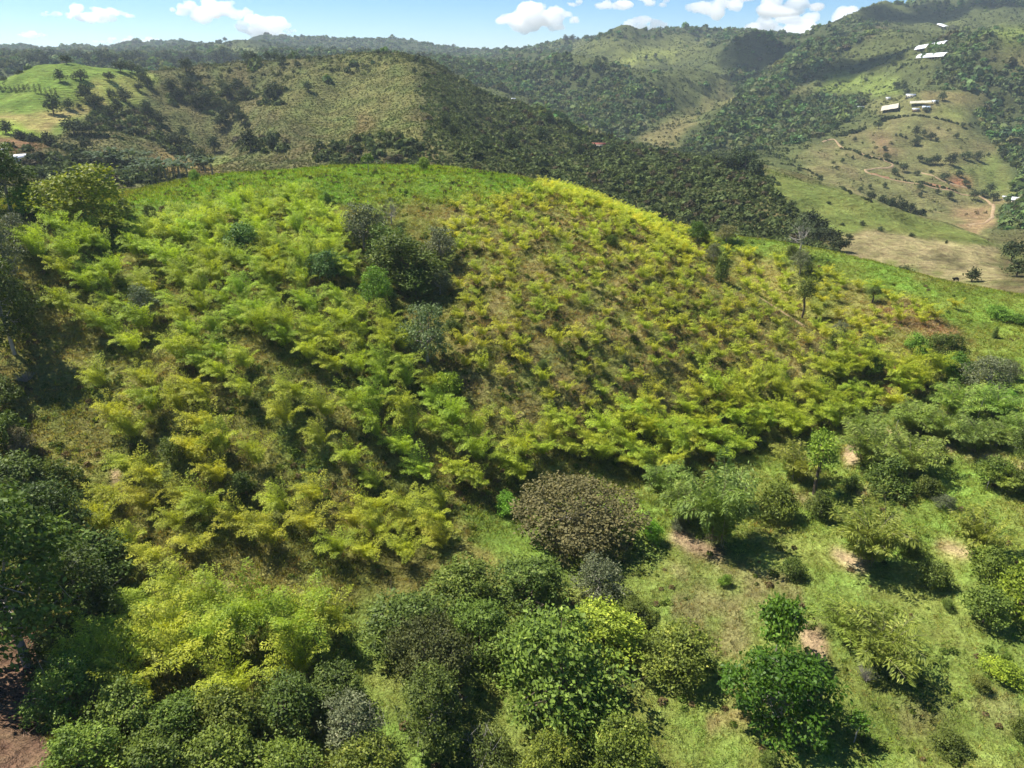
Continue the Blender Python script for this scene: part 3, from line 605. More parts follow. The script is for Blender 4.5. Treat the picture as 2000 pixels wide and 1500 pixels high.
# ------------------------------------------------------------------ near trees and bushes: each where it stands
DRK = "dark green"
NEAR = [
 # kind, name, px, py, width px, label, category, extra
 ('bright_tree','broadleaf_tree',1520,1405,205,"large glossy bright green broadleaf tree standing alone in the lower meadow",'tree',dict(hr=.8)),
 ('parasol_tree','broadleaf_tree',1512,1296,92,"small long-trunked bright green tree just behind the large glossy meadow tree",'tree',dict(hr=1.2)),
 ('shrub','coffee_bush',1548,1128,48,"small dark coffee bush alone between the two big bamboo fountains in the meadow",'bush',{}),
 ('shrub','coffee_bush',1822,1145,66,"dark round coffee bush in open grass right of the wide bamboo fountain",'bush',{}),
 ('shrub','coffee_bush',1498,1495,42,"small dark bush at the bottom edge below the large glossy meadow tree",'bush',{}),
 ('shrub','coffee_bush',1920,1215,88,"lower of the two stacked bushy shrubs near the right edge of the meadow",'bush',dict(tint=(1.25,1.2,1.1))),
 ('shrub','coffee_bush',1925,1130,84,"upper of the two stacked bushy shrubs near the right edge of the meadow",'bush',dict(tint=(1.35,1.3,1.1))),
 ('shrub','coffee_bush',1728,960,88,"dark layered bush standing just below the broad bamboo mass on the valley floor",'bush',{}),
 ('shrub','coffee_bush',1512,1012,86,"round dark bush right of the tall drooping bamboo fountain",'bush',dict(tint=(1.2,1.2,1))),
 ('shrub','coffee_bush',1812,968,50,"medium dark bush right of the layered bush on the valley floor",'bush',{}),
 ('shrub','coffee_bush',1830,900,42,"narrow upright dark bush alone in grass under the pale litter strip",'bush',dict(hr=1.3)),
 ('shrub','coffee_bush',1938,948,74,"round bush with grass around it near the right edge under the litter strip",'bush',dict(tint=(1.3,1.3,1))),
 ('shrub','coffee_bush',1985,965,60,"dark bush touching the right edge beside the round bush",'bush',{}),
 ('shrub','coffee_bush',1662,955,34,"tiny bush left of the dark layered bush",'bush',{}),
 ('grey_tree','grey_bush',1845,993,48,"low grey bush right below the medium dark bush",'bush',dict(hr=.7)),
 ('tall_tree','dark_tree',2002,905,70,"tall dark tree cut by the right edge beside the pale litter strip",'tree',{}),
 ('shrub','leafy_shrub',1985,1200,110,"large pale green shrub at the right edge behind the two stacked bushes",'bush',dict(tint=(1.9,1.8,1))),
 ('shrub','leafy_shrub',1775,1080,56,"pale loose shrub leaning on the right side of the wide bamboo fountain",'bush',dict(tint=(1.5,1.5,1.2))),
 ('slim_tree','stemmed_tree',1590,965,80,"small flat-crowned tree on a bundle of pale stems beside the drooping bamboo",'tree',dict(tint=(1.7,1.9,1))),
 ('shrub','leafy_shrub',1600,1010,60,"dark shrub in the shade left of the wide bamboo fountain",'bush',{}),
 ('brown_tree','brown_crowned_tree',1122,1050,245,"wide brown-crowned spreading tree at the foot of the bamboo slope",'tree',dict(hr=.66,var=0)),
 ('thicket_tree','thicket_tree',1035,1176,159,"dark green thicket tree directly below the brown-crowned tree",'tree',dict(hr=.72)),
 ('thicket_tree','thicket_tree',905,1176,142,"dark thicket tree at the upper left corner of the middle thicket",'tree',dict(hr=.72,tint=(1.2,1.2,1.1))),
 ('thicket_tree','thicket_tree',800,1251,182,"leftmost broad dark tree of the middle thicket",'tree',dict(hr=.72)),
 ('thicket_tree','thicket_tree',935,1261,148,"dark tree in the heart of the middle thicket left of centre",'tree',dict(hr=.72,tint=(1.1,1.2,1))),
 ('grey_tree','grey_tree',1165,1165,120,"grey-leaved bush tree in the top edge of the middle thicket",'tree',dict(hr=.8)),
 ('thicket_tree','thicket_tree',1242,1216,84,"small dark tree at the upper right corner of the middle thicket",'tree',dict(hr=.72,tint=(.9,.9,.8))),
 ('thicket_tree','pale_green_tree',1185,1272,170,"pale yellow-green tree right of the heart of the middle thicket",'tree',dict(hr=.72,tint=(2.2,2.1,1.2))),
 ('thicket_tree','thicket_tree',1320,1312,159,"rounded tree at the right end of the middle thicket above open grass",'tree',dict(hr=.72,tint=(1.4,1.3,1.1))),
 ('thicket_tree','thicket_tree',1100,1382,256,"biggest dark round tree at the lower front of the middle thicket",'tree',dict(tint=(1.3,1.35,1.1),hr=.85)),
 ('thicket_tree','thicket_tree',1010,1302,148,"green tree wedged behind the biggest dark round tree",'tree',dict(hr=.72,tint=(1.2,1.3,1))),
 ('brown_tree','rusty_tree',840,1330,170,"tree with rust-tipped leaves and dead boughs left of the biggest dark tree",'tree',dict(tint=(.75,.95,.7),hr=1.3,var=1)),
 ('tall_tree','dark_tree',850,1440,150,"dark ragged tree below the rust-tipped tree",'tree',dict(hr=.8,tint=(.9,.9,.9))),
 ('thicket_tree','olive_tree',1212,1500,153,"olive green rounded bush cut by the bottom edge right of centre",'tree',dict(hr=.72,tint=(1.7,1.55,1.2))),
 ('thicket_tree','thicket_tree',960,1500,125,"very dark tree behind the dead branches at the bottom edge",'tree',dict(hr=.72,tint=(.8,.8,.8))),
 ('thicket_tree','olive_tree',1070,1530,136,"pale olive bush at the bottom edge in the centre",'tree',dict(hr=.72,tint=(1.8,1.6,1.2))),
 ('shrub','leafy_shrub',1850,1462,70,"low sprawling dark shrub in the lower right meadow",'bush',dict(hr=.6)),
 ('shrub','yellow_green_shrub',1955,1320,74,"yellow-green shrub by the right edge of the meadow",'bush',dict(tint=(2.1,2.0,1.0),hr=.6)),
 ('shrub','grey_bush',1912,1345,38,"small greyish bush left of the yellow-green shrub",'bush',dict(tint=(1.3,1.1,1.2))),
 ('shrub','leafy_shrub',1995,1440,50,"dark bush at the right edge low in the meadow",'bush',{}),
 ('shrub','leafy_shrub',1612,1465,30,"small plant with pale flowers right of the glossy tree's shadow",'bush',dict(tint=(1.5,1.7,1.2))),
 ('shrub','leafy_shrub',1415,1142,26,"small leafy plant in the brownish grass above the meadow path",'bush',dict(tint=(1.6,1.9,1.2))),
 ('shrub','leafy_shrub',1850,1190,26,"tiny bush in grass under the dark round coffee bush",'bush',{}),
 ('shrub','leafy_shrub',1685,1452,36,"dark low bush in the shade of the thin sapling",'bush',dict(tint=(.8,.8,.8),hr=.7)),  # darkened bush put in for the shadow the sapling casts
 ('sapling','sapling',1668,1450,34,"thin sapling with a parasol of leaves in the lower meadow",'sapling',{}),
 ('dry_bush','dead_bush',1690,1328,46,"leafless pale dead bush in front of the lowest bamboo fountain",'dead bush',{}),
 ('bare_branch','dead_branch',935,1500,70,"leafless pale dead tree at the bottom edge of the thicket",'dead tree',dict(hr=1.2)),
 ('bare_branch','dead_branch',862,1400,90,"bare pale boughs poking out of the rust-tipped tree",'dead tree',dict(hr=.9)),
 ('dry_bush','dead_bush',52,745,40,"pale dead twigs at the left edge beside the long tree shadow",'dead bush',dict(hr=.7)),
 # lower left thicket
 ('thicket_tree','thicket_tree',655,1377,131,"rounded dark tree at the right end of the bottom left thicket",'tree',dict(hr=.72)),
 ('thicket_tree','thicket_tree',555,1412,153,"dark green tree below the big shaded bamboo mound",'tree',dict(hr=.72,tint=(1.1,1.1,1))),
 ('thicket_tree','thicket_tree',450,1442,159,"mid green tree in the centre of the bottom left thicket",'tree',dict(hr=.72,tint=(1.35,1.3,1.1))),
 ('thicket_tree','thicket_tree',345,1452,148,"green rounded tree below the lowest bamboo plume",'tree',dict(hr=.72,tint=(1.2,1.25,1))),
 ('thicket_tree','thicket_tree',240,1442,159,"bushy tree right of the felled slope in the bottom left thicket",'tree',dict(hr=.72,tint=(1.2,1.3,1.1))),
 ('tall_tree','dark_tree',140,1390,125,"upright dark green tree beside the felled brown slope",'tree',dict(tint=(1.2,1.4,1.1),hr=.7)),
 ('thicket_tree','thicket_tree',130,1310,125,"dark tree under the big left-hand tree above the felled slope",'tree',dict(hr=.72)),
 ('thicket_tree','thicket_tree',170,1522,159,"green tree at the bottom edge nearest the felled slope",'tree',dict(hr=.72,tint=(1.4,1.5,1.1))),
 ('thicket_tree','thicket_tree',300,1532,170,"second tree along the bottom edge from the felled slope",'tree',dict(hr=.72,tint=(1.1,1.2,1))),
 ('thicket_tree','olive_tree',430,1532,170,"third tree along the bottom edge from the felled slope",'tree',dict(hr=.72,tint=(1.5,1.4,1.1))),
 ('thicket_tree','thicket_tree',560,1527,159,"fourth tree along the bottom edge from the felled slope",'tree',dict(hr=.72,tint=(1.3,1.3,1))),
 ('grey_tree','grey_tree',690,1455,140,"pale grey-green bush tree left of the dark ragged tree",'tree',dict(hr=.8)),
 ('thicket_tree','olive_tree',720,1542,159,"olive tree at the bottom edge under the pale grey-green bush tree",'tree',dict(hr=.72,tint=(1.6,1.5,1.2))),
 # left edge
 ('tall_tree','dark_tree',55,1300,290,"huge dark tree with pale trunks filling the lower left edge",'tree',dict(hr=1.0,tint=(.95,1.05,.95))),
 ('tall_tree','dark_tree',165,1230,170,"dark tree shoulder right of the huge left-hand tree",'tree',dict(tint=(.8,.85,.8),hr=.85)),
 ('thicket_tree','thicket_tree',190,1130,148,"dark tree crown touching the bamboo right of the huge left-hand tree",'tree',dict(hr=.72,tint=(.8,.85,.8))),
 ('tall_tree','dark_tree',110,1080,150,"dark tree behind the huge left-hand tree",'tree',dict(tint=(.85,.9,.85),hr=.8)),
 ('thicket_tree','thicket_tree',190,1240,125,"dark low tree in deep shade between the huge left-hand tree and the bamboo mound",'tree',dict(hr=.72,tint=(.75,.8,.75))),
 ('thicket_tree','thicket_tree',25,985,159,"dark tree at the left edge above the huge left-hand tree",'tree',dict(hr=.72)),
 ('shrub','leafy_shrub',120,965,80,"dark shrub above the shoulder of the huge left-hand tree",'bush',{}),
 ('shrub','leafy_shrub',15,880,90,"dark bush at the left edge below the dry brown shrubs",'bush',{}),
 ('grey_tree','grey_bush',45,890,60,"dry greyish shrub near the left edge below the long shadow",'bush',dict(tint=(1.2,1.0,1.0))),
 ('shrub','leafy_shrub',10,800,80,"bush at the left edge beside the patch of red soil",'bush',{}),
 ('tall_tree','dark_tree',28,690,130,"dark tree at the left edge casting the long shadow on the grass",'tree',{}),
 ('grey_tree','grey_tree',15,560,95,"grey-green tree at the left edge below the dark hilltop tree",'tree',dict(hr=1.3)),
 ('grey_tree','grey_tree',30,480,80,"pale grey-green shrub at the left edge next to the bamboo",'tree',dict(hr=.8)),
 ('shrub','leafy_shrub',65,420,70,"loose green shrub left below the yellowing hilltop tree",'bush',dict(tint=(1.6,1.8,1.2))),
 ('tall_tree','dark_tree',22,412,125,"black-green tree at the left edge on the hilltop",'tree',dict(hr=.75)),
 ('yellow_tree','yellowing_tree',165,440,160,"big tree with yellowing glossy crown at the left end of the hilltop",'tree',dict(hr=.72,tint=(1.05,1.1,.9))),
 # gully
 ('grey_tree','grey_tree',712,485,110,"half-bare grey tree at the head of the gully",'tree',dict(hr=.75,tint=(.9,.95,.85))),
 ('bare_tree','bare_grey_tree',765,440,52,"thin leafless tree behind the half-bare grey tree",'tree',dict(hr=.9)),
 ('thicket_tree','gully_tree',762,520,110,"dark leafy tree between the half-bare grey tree and the large dark gully tree",'tree',dict(hr=.7,tint=(1.05,1.15,1.05))),
 ('grey_tree','gully_tree',860,575,60,"small grey-green tree trailing down right of the large dark gully tree",'tree',dict(hr=.8,tint=(.9,1,.9))),
 ('shrub','leafy_shrub',770,620,50,"dark shrub in the shade below the large dark gully tree",'bush',{}),
 ('thicket_tree','gully_tree',800,555,150,"large dark leafy tree in the upper gully",'tree',dict(hr=.7,tint=(1.0,1.05,1.0))),
 ('grey_tree','gully_tree',862,520,85,"grey tree on the right flank of the large dark gully tree",'tree',{}),
 ('thicket_tree','gully_tree',812,575,85,"low leafy part-tree in front of the large dark gully tree",'tree',dict(hr=.72,tint=(1.15,1.3,1.3))),
 ('thicket_tree','gully_tree',640,545,85,"dark bluish tree left of the gully head among bamboo",'tree',dict(hr=.72,tint=(1.0,1.2,1.6))),
 ('thicket_tree','gully_tree',738,600,75,"green tree left of the gully below the half-bare tree",'tree',dict(tint=(1.6,2.0,1.2),hr=1.1)),
 ('grey_tree','gully_tree',835,705,112,"round grey-green tree with a black shadow in the lower gully",'tree',dict(tint=(1.0,1.2,.9),hr=1.1)),
 ('shrub','leafy_shrub',885,650,35,"small dark bush right of the round grey-green gully tree",'bush',{}),
 ('shrub','leafy_shrub',878,775,55,"bright green shrub just below the round grey-green gully tree",'bush',dict(tint=(2.2,2.4,1.0))),
 ('grey_tree','grey_bush',282,625,70,"blue-grey shrub among the bamboo in the left part of the slope",'bush',dict(tint=(1,1.1,1.2))),
 ('shrub','leafy_shrub',480,500,80,"dark ferny shrub among bamboo in the upper left slope",'bush',dict(tint=(1.0,1.3,1.3))),
 ('shrub','leafy_shrub',350,900,60,"dark shrub below the wedge-shaped bamboo plume",'bush',{}),
 ('shrub','leafy_shrub',470,965,60,"dark bush among bamboo in the lower left slope",'bush',{}),
 ('shrub','leafy_shrub',990,1000,50,"bright green shrub at the left foot of the brown-crowned tree",'bush',dict(tint=(1.6,2.2,1.2))),
 ('shrub','grass_clump',1276,1060,36,"tall upright green reed clump right of the brown-crowned tree",'plant',dict(tint=(1.7,2.4,1.2),hr=1.5)),
 ('grey_tree','grey_bush',1322,1035,34,"grey bush beside the pale litter under the drooping bamboo",'bush',{}),
 # hilltop
 ('sapling','sapling',720,338,16,"small bare-stemmed sapling on the crest in the middle of the hilltop",'sapling',{}),
 ('shrub','leafy_shrub',828,331,30,"low round shrub on the crest right of the sapling",'bush',dict(tint=(1.6,1.7,1.2))),
 ('shrub','leafy_shrub',640,400,22,"small dark upright bush on the green hilltop grass",'bush',dict(tint=(1.2,1.4,1.1),hr=1.4)),
 ('shrub','leafy_shrub',300,435,30,"dark upright weed below the hilltop grass on the left",'bush',dict(hr=1.2)),
 ('shrub','leafy_shrub',245,420,34,"dark low bush right beside the yellowing hilltop tree",'bush',{}),
 ('shrub','leafy_shrub',455,372,22,"small round weed bush on the left part of the hilltop",'bush',dict(tint=(1.4,1.8,1))),
 ('shrub','leafy_shrub',380,352,22,"weed bush on the crest at the left part of the hilltop",'bush',dict(tint=(1.4,1.8,1))),
 # right slope
 ('slim_tree','slim_tree',1566,622,44,"lone slim tree with a bare leaning trunk on the right slope",'tree',dict(hr=1.1)),
 ('column_tree','column_tree',1408,550,26,"narrow dark column tree on the yellow crest bamboo",'tree',{}),
 ('grey_tree','grey_bush',1392,510,36,"grey dry shrub just above the narrow column tree",'bush',{}),
 ('column_tree','column_tree',1620,700,24,"narrow dark column tree at the foot of the right slope",'tree',{}),
 ('slim_tree','slim_tree',1703,590,30,"small leafy tree on the right slope right of the lone slim tree",'tree',dict(hr=.7)),
 ('bright_tree','bright_tree',1362,470,42,"bright green tree on the crest at the end of the yellow bamboo",'tree',dict(hr=.9)),
 ('grey_tree','beige_bush',1418,472,50,"rounded beige bush on the crest right of the bright green tree",'bush',dict(tint=(1.5,1.2,.9),hr=.7)),
 ('bare_tree','bare_grey_tree',1560,500,64,"tangled half-dead tree on the green crest",'tree',dict(hr=1.2)),
 ('thicket_tree','leafy_tree',1548,500,34,"leafy lump on the left of the tangled half-dead crest tree",'tree',dict(hr=.72)),
 ('grey_tree','grey_bush',1562,535,46,"grey twiggy bush under the tangled crest tree",'bush',{}),
 ('grey_tree','grey_bush',1640,660,50,"grey shrub right of the narrow column tree at the slope foot",'bush',dict(hr=.7)),
 ('shrub','leafy_shrub',1692,690,42,"dark shrub with a shadow left of the brown bare strip",'bush',{}),
 ('thicket_tree','dark_tree',1840,705,80,"dark rounded tree at the lower right end of the bamboo slope",'tree',dict(hr=.72)),
 ('shrub','leafy_shrub',1790,690,50,"green shrub left of the dark rounded tree at the slope end",'bush',dict(tint=(1.5,1.8,1.1))),
 ('grey_tree','grey_tree',1925,765,100,"grey-leaved spreading tree on the green field at the right",'tree',dict(hr=.85)),
 ('grey_tree','grey_tree',1968,745,46,"pale small tree right behind the grey-leaved spreading tree",'tree',{}),
 ('column_tree','column_tree',1942,660,10,"tiny dark conical shrub alone on the bright green field",'bush',{}),
 ('shrub','leafy_shrub',1700,730,44,"green shrub among bamboo below the brown bare strip",'bush',dict(tint=(1.4,1.5,1.1))),
 ('shrub','leafy_shrub',1612,755,32,"dark twiggy shrub among the lower yellow bamboo",'bush',{}),
 ('shrub','leafy_shrub',1712,765,26,"small dark shrub right of the dark twiggy shrub",'bush',{}),
 ('shrub','leafy_shrub',1815,790,26,"small dark bush in grass where the bamboo rows end",'bush',{}),
 ('shrub','leafy_shrub',1860,740,60,"green shrub between the dark rounded tree and the grey spreading tree",'bush',dict(tint=(1.3,1.7,1.1))),
 ('shrub','leafy_shrub',1970,785,30,"small palm-like bush under the grey spreading tree",'bush',dict(tint=(1.4,2,1.2))),
 ('shrub','leafy_shrub',1950,620,50,"low green hedge bush on the field at the right edge",'bush',dict(tint=(1.2,1.7,1.1),hr=.5)),
 ('shrub','leafy_shrub',1990,632,40,"low dark hedge bush touching the right edge on the field",'bush',dict(tint=(1.2,1.6,1.1),hr=.5)),
 ('shrub','leafy_shrub',1085,650,26,"dark green weed bush in the middle of the brown slope",'bush',{}),
 ('shrub','leafy_shrub',1060,720,24,"dark green weed bush low on the brown slope",'bush',{}),
 ('shrub','leafy_shrub',1195,480,24,"dark green weed bush high on the brown slope",'bush',{}),
]
for kd, nm, px_, py_, w_, lab, cat, ex in NEAR:
    put(kd, nm, px_, py_, w_, lab, cat, **ex)

# ------------------------------------------------------------------ giant bamboo fountains of the valley floor
GB = []
for k in range(3):
    g = np.random.default_rng(60 + k)
    a, t = fountain(g, 38, 230, 5.4, th0=(.0, .42), bend=(.5, 1.9), L=.40, W=.085, spread=.75, droop=.8, start=.12, base=.45, culm_r=.035)
    GB.append((a.mesh('foliage', M_GIANT), t.mesh('culms', M_CULM2)))
GIANT = [(1395,1062,165,(1.0,1.15,1.0),1.35,"tall drooping bamboo fountain just right of the brown-crowned tree"),
 (1335,1020,110,(1.2,1.3,1.0),1.1,"smaller bamboo fountain tucked between the brown-crowned tree and the tall one"),
 (1690,1100,175,(1.3,1.2,.9),1.0,"wide rounded bamboo fountain over pale litter in the mid meadow"),
 (1715,1290,190,(1.3,1.25,.9),.75,"lowest bamboo fountain behind the leafless dead bush"),
 (1650,1235,130,(1.4,1.45,1.0),.6,"low spreading bamboo fountain left of the lowest one"),
 (1905,1085,120,(1.5,1.35,.9),1.1,"fan-shaped bamboo fountain with bare stems near the right edge"),
 (1560,940,110,(1.5,1.3,.9),.9,"dry-tipped bamboo fountain left of the flat-crowned tree"),
 (1700,905,130,(1.2,1.25,1.0),.85,"left half of the broad bamboo mass on the valley floor"),
 (1772,925,130,(1.3,1.3,1.0),.85,"right half of the broad bamboo mass on the valley floor"),
 (1690,860,90,(1.2,1.3,1.0),.9,"bamboo fountain behind the broad mass beside the tall pale pole"),
 (1780,845,100,(1.3,1.4,1.0),.9,"left bamboo fountain of the row above the pale litter strip"),
 (1840,862,95,(1.2,1.3,1.0),.9,"second bamboo fountain of the row above the pale litter strip"),
 (1895,880,95,(1.0,1.1,1.0),.9,"third bamboo fountain of the row above the pale litter strip"),
 (1945,872,80,(1.1,1.2,1.0),.9,"fourth bamboo fountain of the row above the pale litter strip"),
 (1865,815,110,(1.3,1.5,1.0),.8,"bamboo fountain behind the row above the litter, beside the far pale pole"),
 (1940,815,100,(1.2,1.5,1.0),.8,"bamboo fountain at the upper right of the valley floor group"),
 (1990,855,80,(1.2,1.4,1.0),.8,"bamboo fountain touching the right edge above the litter strip"),
 (1965,960,90,(1.4,1.4,1.0),.8,"pale bamboo fountain at the right edge below the litter strip"),
 (1420,985,100,(1.4,1.5,1.0),.9,"bamboo fountain at the front of the dense lower bamboo band"),
 (1300,965,100,(1.1,1.3,1.0),.9,"bamboo fountain in shade right behind the brown-crowned tree")]
for k, (px_, py_, w_, tint, hr, lab) in enumerate(GIANT):
    x, y, z, r = ground_at(px_, py_); w = w_ * (y * cp - (z - CAMZ) * sp) / FPX / 7.0
    o = bpy.data.objects.new('giant_bamboo', None); COL.objects.link(o); o.location = (x, y, z - .1); o.rotation_euler = (0, 0, k * 1.3); o.scale = (w, w, w * hr)
    tag(o, lab, 'bamboo', 'giant bamboo fountains on the valley floor'); f = obj('foliage', GB[k % 3][0], o); f.color = (tint[0] * 1.22, tint[1] * 1.18, tint[2] * .9, 1); obj('culms', GB[k % 3][1], o)
    THINGS.append((px_, py_, lab))

# ------------------------------------------------------------------ the young bamboo plantation
YB = []
for k in range(7):
    g = np.random.default_rng(80 + k)
    a, t = fountain(g, 19 + k % 4, 290, 5.8, th0=(.03, .34), bend=(.8, 2.1), L=.25, W=.088, spread=.72, droop=.4, start=.14, bias=3.6, base=.35, culm_r=.022)
    YB.append((a, t, a.mesh('foliage', M_BAMBOO), t.mesh('culms', M_CULM)))
SB = []                                                           # small ones for the dry slope
for k in range(5):
    g = np.random.default_rng(180 + k)
    a, t = fountain(g, 10 + k % 3, 150, 3.3, th0=(.05, .4), bend=(.8, 2.0), L=.24, W=.088, spread=.75, droop=.3, start=.1, bias=3.4, base=.2, culm_r=.015)
    SB.append((a, t, a.mesh('foliage', M_BAMBOO), t.mesh('culms', M_CULM)))
ZONES = [
 # polygon in the photograph, spacing m, size range, small?, tint, keep
 ('left', [(60,460),(230,470),(330,450),(480,410),(640,390),(670,440),(700,560),(790,640),(870,780),(930,850),(1010,900),(1010,960),(930,990),(850,950),(760,920),(700,850),(640,860),(560,800),(470,760),(300,700),(190,700),(130,620),(70,560)], 3.9, (.78,1.1), False, (.95,1.08,.9), .97),
 ('lower left', [(300,720),(470,770),(620,850),(720,880),(760,960),(860,980),(890,1060),(820,1130),(740,1160),(640,1110),(560,1110),(430,1080),(320,1110),(210,1130),(190,1060),(230,960),(230,830),(200,760)], 4.2, (.75,1.1), False, (1.08,1.08,.9), .95),
 ('left mound', [(150,1300),(240,1200),(420,1180),(600,1180),(670,1210),(660,1280),(560,1360),(330,1385),(190,1380)], 4.3, (.95,1.3), False, (.9,1.0,.8), 1.0),
 ('dry slope', [(880,400),(960,390),(1060,372),(1160,400),(1260,450),(1400,545),(1540,640),(1620,700),(1560,730),(1400,760),(1250,800),(1150,850),(1040,880),(960,830),(910,720),(880,620),(910,540),(860,460)], 3.5, (.85,1.25), True, (1.04,1.05,.9), .9),
 ('crest', [(1055,360),(1130,378),(1230,415),(1330,452),(1420,475),(1480,500),(1400,520),(1330,500),(1260,452),(1160,405),(1060,376)], 2.6, (.8,1.1), True, (1.22,1.2,.9), 1.0),
 ('right slope', [(1330,470),(1440,480),(1560,520),(1700,560),(1800,600),(1860,640),(1840,660),(1740,640),(1700,700),(1780,720),(1700,740),(1640,690),(1580,640),(1480,580),(1390,520)], 3.4, (.8,1.2), True, (1.18,1.16,.85), .85),
 ('green crest', [(1690,520),(1800,556),(1900,590),(1890,620),(1800,590),(1700,560)], 6, (.7,1.0), True, (1.3,1.2,.9), .5),
 ('lower band', [(1640,700),(1780,730),(1860,740),(1850,760),(1760,800),(1700,820),(1560,860),(1480,880),(1330,930),(1200,930),(1080,900),(1000,960),(1000,880),(1100,850),(1250,810),(1400,770),(1540,740)], 3.1, (.8,1.08), False, (1.02,1.12,.9), 1.0),
]
gb = np.random.default_rng(5)
CL = []
occ = [(t[0], t[1]) for t in THINGS]
for zi, (zn, poly, sp_, szr, small, tint, keep) in enumerate(ZONES):
    P = np.array(poly, float); acc = []
    wpts = np.array([ground_at(a, b)[:2] for a, b in poly]); x0, y0 = wpts.min(0) - 5; x1, y1 = wpts.max(0) + 12
    an_ = .62; u_, v_ = np.meshgrid(np.arange(-70, 70) * sp_ * 1.16, np.arange(-70, 70) * sp_ * 1.0)      # planted in rows
    u_ = u_ + (np.arange(140)[:, None] % 2) * sp_ * .58; cx_, cy_ = (x0 + x1) / 2, (y0 + y1) / 2
    xs = (cx_ + u_ * math.cos(an_) - v_ * math.sin(an_)).ravel(); ys = (cy_ + u_ * math.sin(an_) + v_ * math.cos(an_)).ravel(); n = len(xs)
    xs = xs + gb.normal(0, sp_ * .15, n); ys = ys + gb.normal(0, sp_ * .15, n); zs = zat(xs, ys)
    px_, py_ = project(xs, ys, zs); ok = inpoly(px_, py_, poly) & (np.hypot(xs, ys) < 232) & visible(xs, ys, zs, .012)
    thin = ss(-.55, .1, fbm(xs, ys, 11, 2, 41)) if keep < 1 else np.ones(n)
    for x, y, z, a, b, th in zip(xs[ok], ys[ok], zs[ok], px_[ok], py_[ok], thin[ok]):
        if all((x - q[0]) ** 2 + (y - q[1]) ** 2 > (sp_ * .55) ** 2 for q in acc):
            acc.append((x, y)); 
            if gb.random() > keep * (.35 + .65 * th): continue
            if any(abs(a - c) < 34 * 100 / math.hypot(x, y) and -14 < b - d < 20 for c, d in occ): continue
            CL.append([x, y, z, a, b, gb.uniform(*szr), small, tint, zn])
for c in CL: c.append((2.6 if c[6] else 5.0) * c[5] / math.hypot(c[0], c[1]))       # how large it shows
CL.sort(key=lambda c: -c[-1])
print("bamboo clumps", len(CL))
OWN = CL[:300]; REST = CL[300:]
def ordinal(n): return ["nearest","second","third","fourth","fifth","sixth","seventh","eighth","ninth","tenth"][n] if n < 10 else f"{n+1}th"
LAND = [(1125,970,"the brown-crowned tree"),(835,650,"the round grey-green gully tree"),(800,500,"the dark upper gully tree"),(722,440,"the half-bare gully tree"),(165,390,"the yellowing hilltop tree"),
 (640,510,"the bluish gully-side tree"),(282,610,"the blue-grey shrub"),(478,490,"the dark ferny shrub"),(350,890,"the dark shrub under the wedge-shaped clump"),(470,955,"the dark lower left slope bush"),(28,640,"the shadow-casting left-edge tree"),
 (62,1080,"the huge left-hand tree"),(1566,590,"the lone slim tree"),(1408,520,"the upper column tree"),(1620,675,"the lower column tree"),(1395,960,"the tall drooping bamboo fountain"),(1590,920,"the pale-stemmed flat tree"),
 (800,1190,"the leftmost middle thicket tree"),(555,1340,"the dark tree under the bamboo mound"),(1840,680,"the dark rounded slope-end tree"),(878,765,"the bright green gully shrub"),(738,580,"the green tree left of the gully"),
 (1085,640,"the mid-slope weed bush"),(1060,712,"the low weed bush"),(1195,472,"the high weed bush"),(1700,720,"the green shrub under the bare strip"),(1612,745,"the twiggy shrub"),(990,985,"the bright shrub at the brown-crowned tree")]
DIRN = ["right of","down right of","below","down left of","left of","up left of","above","up right of"]
cnt = {}
lab_of = []
for c in OWN:
    j = min(range(len(LAND)), key=lambda i: (LAND[i][0] - c[3]) ** 2 + (LAND[i][1] - c[4]) ** 2)
    dx, dy = c[3] - LAND[j][0], c[4] - LAND[j][1]; s = int(round(math.atan2(dy, dx) / (math.pi / 4))) % 8
    lab_of.append((j, s, dx * dx + dy * dy))
rank = {}
for i in sorted(range(len(OWN)), key=lambda i: lab_of[i][2]):
    key = lab_of[i][:2]; rank[i] = cnt.get(key, 0); cnt[key] = rank[i] + 1
def clump_tint(c):
    t = np.array(c[7]) * gb.uniform(.85, 1.12); t[0] *= gb.uniform(.86, 1.1)
    return np.clip(t * (1 + .12 * (c[4] < 520)), 0, 2)
for i, c in enumerate(OWN):
    k = int(gb.integers(0, 5 if c[6] else 7)); src = (SB if c[6] else YB)[k]; tint = clump_tint(c)
    o = bpy.data.objects.new('bamboo_clump', None); COL.objects.link(o)
    o.location = (c[0], c[1], c[2] - .08); o.rotation_euler = (0, 0, gb.uniform(-.75, .75)); s = c[5]; o.scale = (s, s, s * gb.uniform(.9, 1.3))
    big = "small" if c[6] else ("large" if s > 1.08 else "medium"); hue = "yellow" if tint[0] > 1.12 else ("yellow-green" if tint[0] > .85 else "green")
    j, sct, _ = lab_of[i]
    tag(o, f"{big} {hue} bamboo clump, {ordinal(rank[i])} {DIRN[sct]} {LAND[j][2]}", 'bamboo', 'young bamboo clumps planted on the slope')
    f = obj('foliage', src[2], o); f.color = (*tint, 1); obj('culms', src[3], o)
